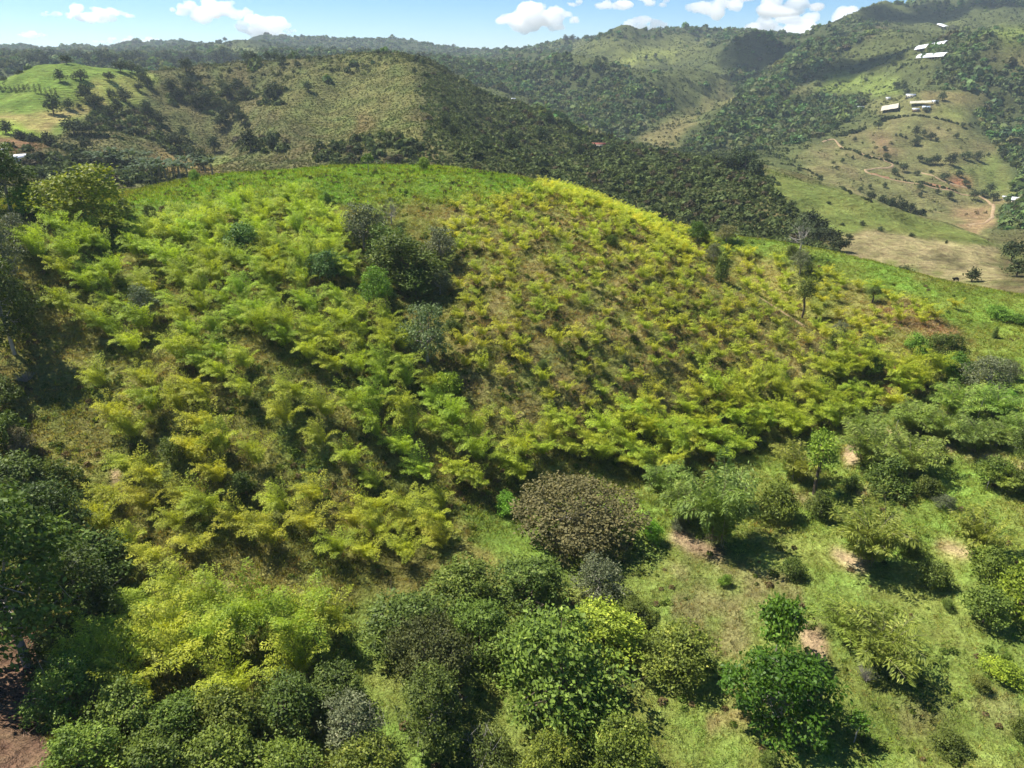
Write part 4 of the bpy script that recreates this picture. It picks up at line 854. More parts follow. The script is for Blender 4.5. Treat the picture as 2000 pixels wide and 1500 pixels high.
# every further clump, past the three hundred that show largest, is one mass
def spray(models, X, Y, Z, S, ROT, tones, frac, g):
    Vs, Ts = [], []
    for i in range(len(X)):
        Q = models[int(g.integers(0, len(models)))]; m = g.random(len(Q)) < frac; q = Q[m]
        ca, sa = math.cos(ROT[i]), math.sin(ROT[i]); s = S[i]
        v = np.stack([(q[..., 0] * ca - q[..., 1] * sa) * s + X[i], (q[..., 0] * sa + q[..., 1] * ca) * s + Y[i], q[..., 2] * s + Z[i]], -1)
        Vs.append(v.reshape(-1, 3).astype(np.float32)); Ts.append(np.broadcast_to(tones[i], (v.shape[0] * 4, 3)).astype(np.float32))
    V = np.concatenate(Vs); return V, np.arange(len(V)).reshape(-1, 4), np.concatenate(Ts)
if REST:
    models = [np.concatenate(s[0].V).reshape(-1, 4, 3) for s in SB]
    A = np.array([[c[0], c[1], c[2], c[5] * (1 if c[6] else 1.6)] for c in REST])
    V, F, T = spray(models, A[:, 0], A[:, 1], A[:, 2], A[:, 3], gb.uniform(-.6, .6, len(A)), np.array([clump_tint(c) for c in REST]), .85, gb)
    tag(obj('bamboo_stand', mk_mesh('bamboo_stand', V, F, M_BAMBOO_STUFF, T)), "far small yellow bamboo clumps massed towards the crest", 'bamboo', kind='stuff')
# ------------------------------------------------------------------ ground cover: grass, weeds, scrub and the far woods
gc = np.random.default_rng(21)
def scatter(n, r0, r1, cond, power=1.0, azr=R(46)):
    """points on the land, denser near the camera, wherever cond(px, py, x, y) holds and the land is not hidden"""
    r = np.exp(gc.uniform(math.log(r0), math.log(r1), n * 2)) if power == 0 else (gc.uniform(r0 ** power, r1 ** power, n * 2)) ** (1 / power)
    a = gc.uniform(-azr, azr, n * 2); x, y = r * np.sin(a), r * np.cos(a); z = zat(x, y); px, py = project(x, y, z)
    ok = visible(x, y, z, .006) & (px > -160) & (px < 2160) & (py < 1640) & cond(px, py, x, y)
    i = np.nonzero(ok)[0][:n]; return x[i], y[i], z[i], px[i], py[i]
def tuft_model(g, nb, L, W, sprd):
    a = g.uniform(0, 2 * np.pi, nb); P = np.stack([np.cos(a), np.sin(a), np.zeros(nb)], -1) * (g.random(nb) * sprd)[:, None]
    D = np.stack([np.cos(a) * .6, np.sin(a) * .6, np.ones(nb)], -1) + g.normal(size=(nb, 3)) * .25; s = g.uniform(.6, 1.2, nb)
    return leaves(P, D, np.stack([np.cos(a), np.sin(a), np.full(nb, .5)], -1), L * s, W * s)
tufts = [tuft_model(np.random.default_rng(i), 7, .48, .085, .28) for i in range(8)]
def fast_spray(models, x, y, z, s, tones, g):
    """joins copies of small equal-sized models into one mesh"""
    M = np.stack([m[:min(len(q) for q in models)] for m in models]); k = g.integers(0, len(models), len(x)); q = M[k]
    r = g.uniform(0, 2 * np.pi, len(x))[:, None, None]; ca, sa = np.cos(r), np.sin(r); sc = np.asarray(s)[:, None, None]
    V = np.stack([(q[..., 0] * ca - q[..., 1] * sa) * sc + x[:, None, None], (q[..., 0] * sa + q[..., 1] * ca) * sc + y[:, None, None], q[..., 2] * sc + z[:, None, None]], -1).astype(np.float32)
    T = np.broadcast_to(tones[:, None, None, :], V.shape).reshape(-1, 3); V = V.reshape(-1, 3); return V, np.arange(len(V)).reshape(-1, 4), T
slash_poly = [(-400,1150),(40,1190),(75,1240),(82,1400),(112,1520),(60,1700),(-400,1700)]
x, y, z, px, py = scatter(120000, 38, 232, lambda px, py, x, y: ~inpoly(px, py, slash_poly) & (tone_at(x, y)[:, 0] < .30), 1.3)
tn = tone_at(x, y) * gc.uniform(.95, 1.55, (len(x), 1)) * np.array([1.04, .98, .95]); tn = np.where((py < 400)[:, None], tn * np.array([1.0, 1.15, .8]), tn) * (1 + .12 * gc.normal(size=(len(x), 3))); grn = tn[:, 1] > tn[:, 0] * 1.35
V, F, T = fast_spray(tufts, x, y, z - .03, gc.uniform(.55, 1.35, len(x)) * np.where(grn | (py > 1050) & (px > 700), .62, 1.1) * np.where(py < 400, 1.6, 1), tn, gc)
tag(obj('grass', mk_mesh('grass', V, F, M_GRASS, T)), "grass and dry weeds covering the near hill and meadow", 'grass', kind='stuff')
def puff(g, n, L, W):                                           # a low leafy weed or a far crown
    d = rsph(n, g); d[:, 2] = np.abs(d[:, 2]); P = d * np.array([.5, .5, .55]) * g.uniform(.7, 1, (n, 1))
    D = rsph(n, g) + d * .3; return leaves(P - D * L * .4, D, d + rsph(n, g) * .5, L * g.uniform(.7, 1.2, n), W * g.uniform(.7, 1.2, n))
weeds = [puff(np.random.default_rng(40 + i), 60, .30, .17) for i in range(6)]
x, y, z, px, py = scatter(9500, 45, 225, lambda px, py, x, y: (fbm(x, y, 7, 2, 51) > .02) & ~inpoly(px, py, slash_poly) & ((py < 1000) & (px < 1400) | (gc.random(len(px)) < .16)), 1.2)
tn = np.where(gc.random((len(x), 1)) < .55, lin(84, 104, 38)[None], lin(112, 128, 50)[None]) * gc.uniform(.7, 1.3, (len(x), 1)); dry = gc.random(len(x)) < .22; tn[dry] = lin(124, 106, 74) * .9
V, F, T = fast_spray(weeds, x, y, z - .05, gc.uniform(.4, 1.3, len(x)), tn, gc)
tag(obj('undergrowth', mk_mesh('undergrowth', V, F, M_FAR, T)), "low leafy weeds scattered through the grass", 'undergrowth', kind='stuff')
# scrub on the middle hill
bush = [puff(np.random.default_rng(50 + i), 14, .62, .42) for i in range(8)]
pastures = [[(-800,300),(-800,150),(60,115),(210,115),(300,145),(292,200),(200,215),(90,275),(0,290)], [(1485,335),(1600,362),(1700,392),(1900,450),(2200,520),(2200,640),(1950,610),(1700,540),(1622,470),(1560,430),(1520,380)]]
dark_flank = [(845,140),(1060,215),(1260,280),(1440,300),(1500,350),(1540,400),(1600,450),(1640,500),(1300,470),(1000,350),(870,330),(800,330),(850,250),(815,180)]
farm_poly = [(1575,290),(1650,262),(1720,232),(1830,180),(1915,175),(1895,235),(1950,290),(1985,330),(1960,400),(1930,470),(1800,430),(1700,400),(1620,366),(1560,330)]
def cond_mid(px, py, x, y): return ~inpoly(px, py, pastures[0]) & ~inpoly(px, py, pastures[1]) & ~inpoly(px, py, farm_poly) & ((px < 1500) | (py > 330) & (gc.random(len(px)) < .3) | (np.hypot(x, y) < 470))
x, y, z, px, py = scatter(85000, 250, 800, cond_mid, 1.1)
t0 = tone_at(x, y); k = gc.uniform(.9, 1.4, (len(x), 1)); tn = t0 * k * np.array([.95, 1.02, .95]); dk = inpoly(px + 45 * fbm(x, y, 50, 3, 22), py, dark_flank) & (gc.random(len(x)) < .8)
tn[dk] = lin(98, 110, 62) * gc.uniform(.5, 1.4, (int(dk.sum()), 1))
V, F, T = fast_spray(bush, x, y, z - .15, gc.uniform(.5, 1.35, len(x)) * np.where(dk, 1.8, 1), tn, gc)
tag(obj('scrub', mk_mesh('scrub', V, F, M_FAR, T)), "low scrub and fern covering the middle hill", 'scrub', kind='stuff')
# woods: crowns that touch each other
wood = [puff(np.random.default_rng(70 + i), 46, .42, .30) for i in range(8)]
mid_woods = [dark_flank, [(320,160),(380,160),(460,190),(560,170),(560,205),(450,215),(400,225),(340,205)], [(190,215),(260,205),(330,235),(320,275),(230,270),(140,260)],
 [(60,305),(240,300),(330,335),(300,362),(120,360),(60,350)], [(430,230),(480,215),(500,250),(440,262)], [(460,275),(560,265),(560,298),(470,300)], [(-200,285),(60,285),(40,310),(-200,320)], [(240,262),(310,240),(380,300),(350,310),(270,280)], [(640,270),(800,270),(860,325),(640,328),(600,310)]]
def cond_wood(px, py, x, y):
    m = np.zeros(len(px), bool)
    for i, p in enumerate(mid_woods): m |= inpoly(px + (50 if i == 0 else 14) * fbm(x, y, 40, 3, 61), py + 6 * fbm(x, y, 20, 2, 62), p)
    return m & (fbm(x, y, 22, 3, 63) > -.18 + .5 * ss(1050, 830, px) * inpoly(px, py, dark_flank))
x, y, z, px, py = scatter(6200, 262, 760, cond_wood, 1.0)
tn = lin(92, 104, 60) * gc.uniform(.5, 1.5, (len(x), 1)) * np.array([1, 1, 1]); br = gc.random(len(x)) < .1; tn[br] = lin(104, 96, 70) * .8
V, F, T = fast_spray(wood, x, y, z - .4, gc.uniform(3.2, 7.0, len(x)), tn, gc)
tag(obj('hill_wood', mk_mesh('hill_wood', V, F, M_FAR, T)), "dark wood running down the shaded flank of the middle hill", 'wood', kind='stuff')
fwood = [puff(np.random.default_rng(90 + i), 30, .46, .36) for i in range(8)]
def cond_far(px, py, x, y):
    m = np.zeros(len(px), bool); jx, jy = 14 * fbm(x, y, 70, 3, 71), 8 * fbm(x, y, 70, 3, 72)
    for i, p in enumerate(far_woods): m |= inpoly(px + jx, py + jy, p) & ((i > 0) | (np.hypot(x, y) > 1050))
    return m & (fbm(x, y, 60, 3, 73) > -.34)
def cond_sparse(px, py, x, y): return ~inpoly(px, py, [(1562,322),(1650,262),(1720,200),(1915,175),(1985,330),(1930,470),(1700,400)]) & (fbm(x, y, 60, 3, 75) > .2)
xa = [scatter(24000, 560, 1500, cond_far, 1.4), scatter(18000, 1200, 3200, cond_far, 1.2), scatter(2200, 600, 2300, cond_sparse, 1.2)]
x, y, z, px, py = [np.concatenate(q) for q in zip(*xa)]
tn = lin(102, 118, 72) * gc.uniform(.6, 1.4, (len(x), 1)) * (1 + .5 * fbm(x, y, 120, 3, 81))[:, None] * (1 + .12 * gc.normal(size=(len(x), 3))); tn = np.clip(tn, .01, 1); 
V, F, T = fast_spray(fwood, x, y, z - .5, np.clip(gc.lognormal(1.93, .38, len(x)), 3, 17) * (1 + .3 * (np.hypot(x, y) > 1900)), tn, gc)
low = [q[:10] for q in bush]
x2, y2, z2, px2, py2 = scatter(52000, 620, 2400, lambda px, py, x, y: ~cond_far(px, py, x, y) & (~inpoly(px, py, farm_poly) | (gc.random(len(px)) < .06)) & (fbm(x, y, 70, 4, 91) > -.12 + .3 * gc.normal(size=len(px))) & ~((px < 330) & (np.hypot(x, y) < 800)), 1.1)
tn2 = tone_at(x2, y2) * gc.uniform(.65, 1.25, (len(x2), 1)) * np.array([.9, 1.0, .9])
V2, F2, T2 = fast_spray(low, x2, y2, z2 - .3, gc.uniform(1.5, 4.6, len(x2)), tn2, gc)
tag(obj('hillside_scrub', mk_mesh('hillside_scrub', V2, F2, M_FAR, T2)), "low scrub over the open slopes of the far mountains", 'scrub', kind='stuff')
tag(obj('far_forest', mk_mesh('far_forest', V, F, M_FAR, T)), "forest covering the gullies and ridges of the far mountains", 'forest', kind='stuff')
# ------------------------------------------------------------------ clouds: heaps of vapour over the mountains
def cloud_mat(name, dens):
    m, nt, N, L = nodes(name); out = N.new("ShaderNodeOutputMaterial"); v = N.new("ShaderNodeVolumePrincipled")
    v.inputs['Color'].default_value = (1, 1, 1, 1); v.inputs['Density'].default_value = dens; v.inputs['Anisotropy'].default_value = .5
    L.new(v.outputs[0], out.inputs['Volume']); return m
def make_cloud(px, py, d, wpx, hpx, seed, label, dens=.018, loc=None, w=None, h=None):
    g = np.random.default_rng(seed)
    if loc is None:
        p = world_at(px, py, d); c = Vector((p[0], p[1], p[2] + CAMZ)); w = wpx / FPX * d * 1.02; h = hpx / FPX * d
    else: c = Vector(loc)
    V, F, n = [], [], 0
    import mathutils
    bm_me = bpy.data.meshes.new('cloud')
    import bmesh
    bm = bmesh.new()
    K = 26
    for k in range(K):
        t = g.uniform(-1, 1); r = h * g.uniform(.22, .42) * (1 - .55 * abs(t)); zz = g.uniform(-.28, .55) * h * (1 - t * t) - h * .1
        m = Matrix.Translation((t * w * .48, g.uniform(-.25, .25) * w * .5, zz)) @ Matrix.Diagonal((g.uniform(1.1, 2.0), g.uniform(1.0, 1.8), g.uniform(.6, .9), 1))
        bmesh.ops.create_icosphere(bm, subdivisions=2, radius=r, matrix=m)
    bm.to_mesh(bm_me); bm.free(); bm_me.materials.append(cloud_mat('cloud', dens))
    o = bpy.data.objects.new('cloud', bm_me); COL.objects.link(o); o.location = c; a = math.atan2(c.x, c.y); o.rotation_euler = (0, 0, -a)
    md = o.modifiers.new('r', 'REMESH'); md.mode = 'VOXEL'; md.voxel_size = max(h / 14, 3)
    tx = bpy.data.textures.new('n', 'CLOUDS'); tx.noise_scale = h * .35; tx.noise_depth = 3
    dm = o.modifiers.new('d', 'DISPLACE'); dm.texture = tx; dm.strength = h * .35; dm.mid_level = .5; dm.texture_coords = 'LOCAL'
    return tag(o, label, 'cloud', kind=None)
SKYCL = [(172,26,7000,118,24,"small flat-bottomed cloud over the left mountains, first from the left"),
 (410,18,7000,125,34,"wide cloud touching the top of the sky above the left mountains"),
 (515,54,7000,105,32,"cloud just above the wooded peak at the left"),
 (260,80,9000,110,16,"low thin cloud on the skyline at the left"),
 (1052,36,7000,135,44,"bright diagonal cloud in the middle of the sky"),
 (1256,50,7500,85,24,"small cloud right of the middle over the far ridge"),
 (1215,4,7500,190,24,"long flat cloud at the top edge in the middle"),
 (1470,10,6500,210,46,"large cloud at the top edge right of the middle"),
 (1600,52,7500,230,62,"big white cloud rising behind the right mountain"),
 (62,68,9500,40,10,"faint little cloud near the left edge"),
 (1500,62,9000,70,18,"small cloud low behind the ridge beside the big white one")]
for k, (a, b, d, w, h, lab) in enumerate(SKYCL): make_cloud(a, b, d, w, h, 300 + k, lab)
# clouds high overhead, outside the picture, whose shadows lie on the mountains
def shade_cloud(px, py, w, h, up, seed, label, dm=0):
    x, y, z, r = ground_at(px, py, dm); s = up / sun_dir.z
    make_cloud(0, 0, 0, 0, 0, seed, label, .03, loc=(x + sun_dir.x * s, y + sun_dir.y * s, z + up), w=w, h=h)
shade_cloud(1665, 140, 200, 110, 900, 401, "high cloud out of view shading the upper pasture of the far mountain", 900)
shade_cloud(1530, 110, 260, 110, 900, 402, "high cloud out of view shading the big wooded ridge", 900)
shade_cloud(1870, 25, 420, 110, 900, 403, "high cloud out of view shading the summit of the right mountain", 900)
shade_cloud(1450, 158, 90, 50, 900, 405, "small high cloud out of view shading a far knoll", 900)

# ------------------------------------------------------------------ haze
hz_top = float(ZG[(XG ** 2 + YG ** 2 < 4e6 * 9)].max()) + 14
bottom = float(ZG.min()) - 1.5
hme = Geo(); hme.box((0, 5200, (hz_top + bottom) / 2), (24800, 13200, hz_top - bottom))
mh, nth, Nh, Lh = nodes("haze"); oh = Nh.new("ShaderNodeOutputMaterial"); vh = Nh.new("ShaderNodeVolumePrincipled")
vh.inputs['Color'].default_value = (.74, .86, 1.0, 1); vh.inputs['Density'].default_value = .0001; vh.inputs['Anisotropy'].default_value = .2; Lh.new(vh.outputs[0], oh.inputs['Volume'])
tag(obj('haze', hme.mesh('haze', mh)), kind='stuff')
# ------------------------------------------------------------------ dirt roads
M_DIRT = plain("dirt road", lin(158,138,106), .95, .2, .3, c2=lin(140,116,86))
M_REDSOIL = plain("red soil bank", lin(146,104,74), .95, .2, .3, c2=lin(130,100,70))
def road(name, pts, w, mat, lift=.5, dm=300):
    P = np.array([ground_at(a, b, dm)[:2] for a, b in pts]); seg = np.hypot(*np.diff(P, axis=0).T); t = np.concatenate([[0], np.cumsum(seg)])
    n = max(4, int(t[-1] / 5)); q = np.linspace(0, t[-1], n); Q = np.stack([np.interp(q, t, P[:, 0]), np.interp(q, t, P[:, 1])], -1)
    for _ in range(3): Q[1:-1] = (Q[:-2] + 2 * Q[1:-1] + Q[2:]) / 4
    T = unit(np.gradient(Q, axis=0)); S = np.stack([-T[:, 1], T[:, 0]], -1); rows = []
    for k in (-1, -.4, .4, 1):
        E_ = Q + S * w / 2 * k * (1 + .15 * np.sin(q * .13 + k))[:, None]; rows.append(np.column_stack([E_, zat(E_[:, 0], E_[:, 1]) + lift * (1 if abs(k) < 1 else .1)]))
    V = np.stack(rows, 1).reshape(-1, 3); i = np.arange(n - 1)[:, None] * 4 + np.arange(3)[None]
    return tag(obj(name, mk_mesh(name, V, np.stack([i, i + 1, i + 5, i + 4], -1).reshape(-1, 4), mat)), kind='structure')
road('dirt_road', [(1606,278),(1630,270),(1642,288),(1680,300),(1720,311),(1740,318),(1751,323),(1740,327),(1710,329),(1690,331),(1686,335),(1700,342),(1740,350),(1780,358),(1830,369),(1880,379),(1925,387),(1935,395),(1941,408),(1938,425),(1925,437),(1890,440)], 2.4, M_DIRT, dm=560)
road('dirt_track', [(1800,338),(1830,350),(1860,360),(1890,367)], 3, M_DIRT, dm=560)
road('red_bank', [(1700,340),(1735,347)], 5, M_REDSOIL, .6, 560); road('red_bank', [(1805,358),(1840,365),(1868,374)], 7, M_REDSOIL, .6, 560)
road('dirt_path', [(1478,577),(1510,596),(1545,618),(1575,640)], 1.0, M_DIRT, .12, 100)

# ------------------------------------------------------------------ buildings
def wall_m(c): return plain("wall paint", c, .9, .15, .4)
M_WHITE_SHEET = plain("white plastic sheeting", lin(236,240,246), .4, .08, .2); M_ZINC = plain("zinc roof", lin(188,194,202), .45, .2, .4, metal=.2)
M_NET = plain("shade net", lin(186,180,160), .9, .18, .12); M_RED = plain("red roof tiles", lin(140,84,70), .85, .25, .8); M_BLUEROOF = plain("pale blue sheet roof", lin(198,216,236), .4, .1, .4)
M_CREAM = wall_m(lin(222,212,190)); M_WOODW = wall_m(lin(150,130,110)); M_GLASS = plain("dark window", (.02,.025,.03), .2, .2, 1); M_POST = plain("timber post", lin(120,100,80), .9, .3, 2)
def site(name, px, py, label, cat, face=0.0, dm=0, group=None):
    x, y, z, r = ground_at(px, py, dm); o = bpy.data.objects.new(name, None); COL.objects.link(o)
    o.location = (x, y, z - .3); o.rotation_euler = (0, 0, -math.atan2(x, y) + face); tag(o, label, cat, group)
    THINGS.append((px, py, label)); return o, r / math.cos(R(20)) * 0 + (y * cp - (z - CAMZ) * sp) / FPX
def house(name, px, py, wpx, dep, h, roofm, wallm, label, face=0.0, dm=0, windows=3):
    o, mpp = site(name, px, py, label, 'house', face, dm); w = wpx * mpp * .8; d = w * dep; h *= .9
    g = Geo(); g.box((0, 0, h / 2 - .4), (w, d, h + .8)); obj('wall', g.mesh('wall', wallm), o)
    g = Geo(); rh = d * .28; ov = .5
    V = np.array([[-w/2-ov,-d/2-ov,h-.1],[w/2+ov,-d/2-ov,h-.1],[w/2+ov,d/2+ov,h-.1],[-w/2-ov,d/2+ov,h-.1],[-w/2-ov,0,h+rh],[w/2+ov,0,h+rh]]); up = np.array([0,0,.18]); V2 = V + up
    g.add(np.concatenate([V, V2]), [[6,7,11,10],[9,10,11,8],[0,4,5,1],[3,2,5,4],[0,1,7,6],[2,3,9,8],[1,5,11,7],[5,2,8,11],[4,0,6,10],[3,4,10,9]]); obj('roof', g.mesh('roof', roofm), o)
    for k in range(windows):
        xx = (k - (windows - 1) / 2) * w / (windows + .3) + w * .06; g = Geo(); g.box((xx, -d/2 - .03, h * .58), (min(1.4, w * .12), .08, h * .32)); obj('window', g.mesh('window', M_GLASS), o)
    g = Geo(); g.box((-w * .42, -d/2 - .03, h * .4), (min(1.1, w * .1), .1, h * .75)); obj('door', g.mesh('door', M_POST), o); return o
def tunnel(px, py, L_, wid, turn, label, mat, dm):
    mx, my = ground_at(px, py, dm)[:2]; an = -math.atan2(mx, my) + turn
    o = bpy.data.objects.new('greenhouse', None); COL.objects.link(o); o.location = (mx, my, 0); o.rotation_euler = (0, 0, an); tag(o, label, 'greenhouse', 'white greenhouses on the far mountain'); THINGS.append((px, py, label))
    _gx, _gy = np.meshgrid(np.linspace(-.5, .5, 9) * L_, np.linspace(-.5, .5, 5) * wid); _wx, _wy = mx + _gx * math.cos(an) - _gy * math.sin(an), my + _gx * math.sin(an) + _gy * math.cos(an)
    PL = np.linalg.lstsq(np.stack([_gx.ravel(), _gy.ravel(), np.ones(_gx.size)], -1), zat(_wx.ravel(), _wy.ravel()), rcond=None)[0]
    bays = max(1, round(wid / 9)); g = Geo(); p = Geo(); n = 10
    for bq in range(bays):
        y0 = (bq - bays / 2) * wid / bays; V = []
        for i in range(n + 1):
            for k in range(9):
                t = math.pi * k / 8; xx = (i / n - .5) * L_; yy = y0 + wid / bays * (.5 - .5 * math.cos(t)); wx, wy = mx + xx * math.cos(an) - yy * math.sin(an), my + xx * math.sin(an) + yy * math.cos(an)
                V.append([xx, yy, PL[0] * xx + PL[1] * yy + PL[2] + 3.2 + 2.0 * math.sin(t)])
        i = np.arange(n)[:, None] * 9 + np.arange(8)[None]; g.add(V, np.stack([i, i + 9, i + 10, i + 1], -1).reshape(-1, 4))
        for i in range(n + 1):
            q = V[i * 9]; p.box((q[0], q[1], q[2] - 2.4), (.3, .3, 4.8))
    obj('sheeting', g.mesh('sheeting', mat, smooth=True), o); obj('posts', p.mesh('posts', M_POST), o); return o
tunnel(1817, 94, 50, 7, -.8, "upper of the two long white greenhouses on the far mountain", M_WHITE_SHEET, 900)
tunnel(1819, 113, 46, 7, -.8, "lower of the two long white greenhouses on the far mountain", M_WHITE_SHEET, 900)
tunnel(1842, 54, 36, 12, -1.2, "highest white greenhouse standing alone near the summit", M_WHITE_SHEET, 900)
def shade_house(px, py, wpx, ratio, label, dm, mat):
    o, mpp = site('shade_house', px, py, label, 'farm shed', 0, dm); w = wpx * mpp * .85; d = w * ratio; g = Geo(); n = 12; x, y, z = o.location; rz = o.rotation_euler.z; V = []
    _gx, _gy = np.meshgrid(np.linspace(-.5, .5, 9) * w, np.linspace(-.5, .5, 9) * d); _q = zat(x + _gx * math.cos(rz) - _gy * math.sin(rz), y + _gx * math.sin(rz) + _gy * math.cos(rz)); PL = np.linalg.lstsq(np.stack([_gx.ravel(), _gy.ravel(), np.ones(_gx.size)], -1), _q.ravel(), rcond=None)[0]
    for i in range(n + 1):
        for j in range(n + 1):
            xx, yy = (i / n - .5) * w, (j / n - .5) * d; wx, wy = x + xx * math.cos(rz) - yy * math.sin(rz), y + xx * math.sin(rz) + yy * math.cos(rz)
            V.append([xx, yy, PL[0] * xx + PL[1] * yy + PL[2] - z + 3.6 + .15 * math.sin(xx * .9)])
    i = np.arange(n)[:, None] * (n + 1) + np.arange(n)[None]; g.add(V, np.stack([i, i + n + 1, i + n + 2, i + 1], -1).reshape(-1, 4)); obj('net_roof', g.mesh('net_roof', mat), o)
    p = Geo(); V = np.array(V).reshape(n + 1, n + 1, 3)
    for i in (0, 4, 8, 12):
        for j in (0, 4, 8, 12): q = V[i, j]; p.box((q[0], q[1], q[2] - 1.7), (.25, .25, 3.3))
    obj('posts', p.mesh('posts', M_POST), o); return o
shade_house(1737, 214, 34, 1.3, "square flat grey-roofed shade house on the far farm", 850, M_NET)
shade_house(1797, 205, 44, .35, "long low grey-roofed shed right of the square shade house", 850, M_NET)
house('farm_building', 1778, 190, 20, .45, 3, M_ZINC, M_CREAM, "white-roofed long barn above the farm sheds", dm=850)
house('farm_building', 1734, 195, 9, .8, 2.6, M_ZINC, M_CREAM, "small pale hut above the square shade house", dm=850, windows=1)
house('farm_building', 1808, 214, 16, .6, 3, M_BLUEROOF, M_CREAM, "farmhouse with a pale blue roof below the long shed", dm=850, windows=2)
house('farm_building', 1788, 217, 14, .6, 2.6, M_ZINC, M_WOODW, "grey farm hut left of the blue-roofed farmhouse", dm=850, windows=2)
house('farm_building', 1826, 202, 12, .6, 3, M_BLUEROOF, M_CREAM, "white-roofed farmhouse at the right end of the sheds", dm=850, windows=2)
house('farm_building', 1681, 212, 14, .35, 2.4, M_ZINC, M_WOODW, "thin grey shed at the wood edge left of the farm", dm=850, windows=1)
house('roadside_building', 1987, 398, 26, .7, 4, M_WHITE_SHEET, M_CREAM, "white-roofed building cut by the right edge beyond the road bend", dm=450, windows=2)
house('roadside_building', 1962, 390, 10, .7, 3, M_ZINC, M_CREAM, "small pale hut left of the white-roofed building at the right edge", dm=450, windows=1)
house('ridge_house', 1169, 288, 30, .35, 2.6, M_RED, M_CREAM, "long low house with a red roof on the wooded ridge", dm=400, windows=4)
house('ridge_hut', 1003, 196, 9, .6, 2.2, M_ZINC, M_CREAM, "tiny white hut high on the wooded ridge", dm=400, windows=1)
house('valley_house', 42, 316, 26, .8, 2.6, M_WHITE_SHEET, M_CREAM, "white-roofed house at the left edge behind the dark tree", face=.3, dm=300, windows=2)
house('valley_house', 66, 319, 16, .5, 2.2, M_ZINC, M_CREAM, "low grey-roofed annex right of the white-roofed house at the left", face=.3, dm=300, windows=1)
house('valley_house', 12, 300, 14, .5, 2.2, M_ZINC, M_WOODW, "narrow grey shed at the left edge above the white-roofed house", dm=300, windows=1)

# ------------------------------------------------------------------ poles
for px_, py_, hpx, lab in ((1741,872,52,"tall pale bamboo pole behind the broad bamboo mass"),(1908,822,46,"tall pale bamboo pole among the fountains at the upper right"),(1197,404,14,"short white post on the crest among yellow bamboo"),(1927,955,34,"thin pale pole beside the pale bamboo at the right edge")):
    x, y, z, r = ground_at(px_, py_); H = hpx * (y * cp - (z - CAMZ) * sp) / FPX / cp; g = Geo(); s = np.linspace(0, 1, 9)
    g.tube(np.stack([.03 * H * s ** 2, .02 * H * s, H * s * 1.05 - .2], -1), .07 - .03 * s, 7)
    for q in s[1:]: g.tube([[.03 * H * q * q, .02 * H * q, H * q - .22], [.03 * H * q * q, .02 * H * q, H * q - .17]], .09 - .03 * q, 7)
    tag(obj('pole', g.mesh('pole', M_PALE), None, (x, y, z)), lab, 'pole')

# ------------------------------------------------------------------ the cow on the tan field
def cow(px, py, label):
    x, y, z, r = ground_at(px, py, 215); me = bpy.data.meshes.new('cow')
    V = [(0,0,1.15),(.45,0,1.2),(.85,0,1.22),(1.15,0,1.35),(1.45,0,1.45),(1.75,0,1.25),(-.5,0,1.17),(-.85,0,1.15),(-1.0,0,.75),(-1.02,0,.45),
         (.75,.24,.75),(.75,.24,.4),(.75,.24,.02),(.75,-.24,.75),(.78,-.24,.4),(.74,-.24,.02),(-.75,.24,.75),(-.85,.24,.42),(-.78,.24,.02),(-.75,-.24,.75),(-.86,-.24,.42),(-.8,-.24,.02),(1.42,.2,1.55),(1.42,-.2,1.55)]
    E = [(0,1),(1,2),(2,3),(3,4),(4,5),(0,6),(6,7),(7,8),(8,9),(2,10),(10,11),(11,12),(2,13),(13,14),(14,15),(7,16),(16,17),(17,18),(7,19),(19,20),(20,21),(4,22),(4,23)]
    rad = [.42,.40,.36,.22,.19,.11,.42,.33,.03,.04,.15,.08,.07,.15,.08,.07,.17,.09,.07,.17,.09,.07,.04,.04]
    me.from_pydata(V, E, []); o = bpy.data.objects.new('cow', me); COL.objects.link(o); sk = o.modifiers.new('skin', 'SKIN'); sd_ = me.skin_vertices[0].data
    for i, q in enumerate(rad): sd_[i].radius = (q, q)
    sd_[0].use_root = True; o.modifiers.new('sub', 'SUBSURF').levels = 1; o.modifiers['sub'].render_levels = 2
    me.materials.append(plain("black hide", (.02,.018,.016), .7, .3, 3)); o.location = (x, y, z); o.rotation_euler = (0, 0, R(200)); tag(o, label, 'cow')
cow(1866, 551, "black cow standing at the lower edge of the tan field")

# ------------------------------------------------------------------ far trees one can tell apart
FARM_L = [(1737,207,"the square shade house"),(1751,323,"the sharp right-hand road bend"),(1686,335,"the left-hand road hairpin"),(1941,408,"the last curve of the dirt road"),(1808,211,"the blue-roofed farmhouse"),(1818,112,"the lower long greenhouse"),(1169,284,"the red-roofed ridge house"),(1780,268,"the pasture centre on the farm knoll"),
 (45,310,"the white-roofed house"),(110,130,"the top of the green pasture knoll"),(245,170,"the pale yellow pasture"),(760,103,"the summit of the middle hill"),(450,190,"the hollow in the middle hill"),(1750,470,"the upper edge of the tan field"),(1600,340,"the front ridge top"),(440,90,"the bare far knoll"),(480,290,"the lower slope of the middle hill"),(1110,80,"the far ridge end"),(1440,300,"the dark knob on the front ridge")]
FT = []
def T_(lst, kind='pasture_tree', dm=250, dx=0, dy=0, tint=(1,1,1)):
    for q in lst: FT.append((q[0] + dx, q[1] + dy, q[2], kind, dm, tint))
T_([(118,160,24),(158,157,28),(214,158,22),(282,165,20),(272,178,18),(8,160,14),(185,212,30),(135,213,22),(155,211,11),(105,223,34),(145,262,40),(175,262,26),(190,248,18),(12,262,26),(236,140,26),(258,142,26),(278,152,24),(220,193,20),(246,198,30),(290,172,20),(230,222,26),(212,232,24),(160,178,16),(168,196,26),(196,205,20),(100,285,26),(65,278,24),(40,272,22),(170,292,26)])
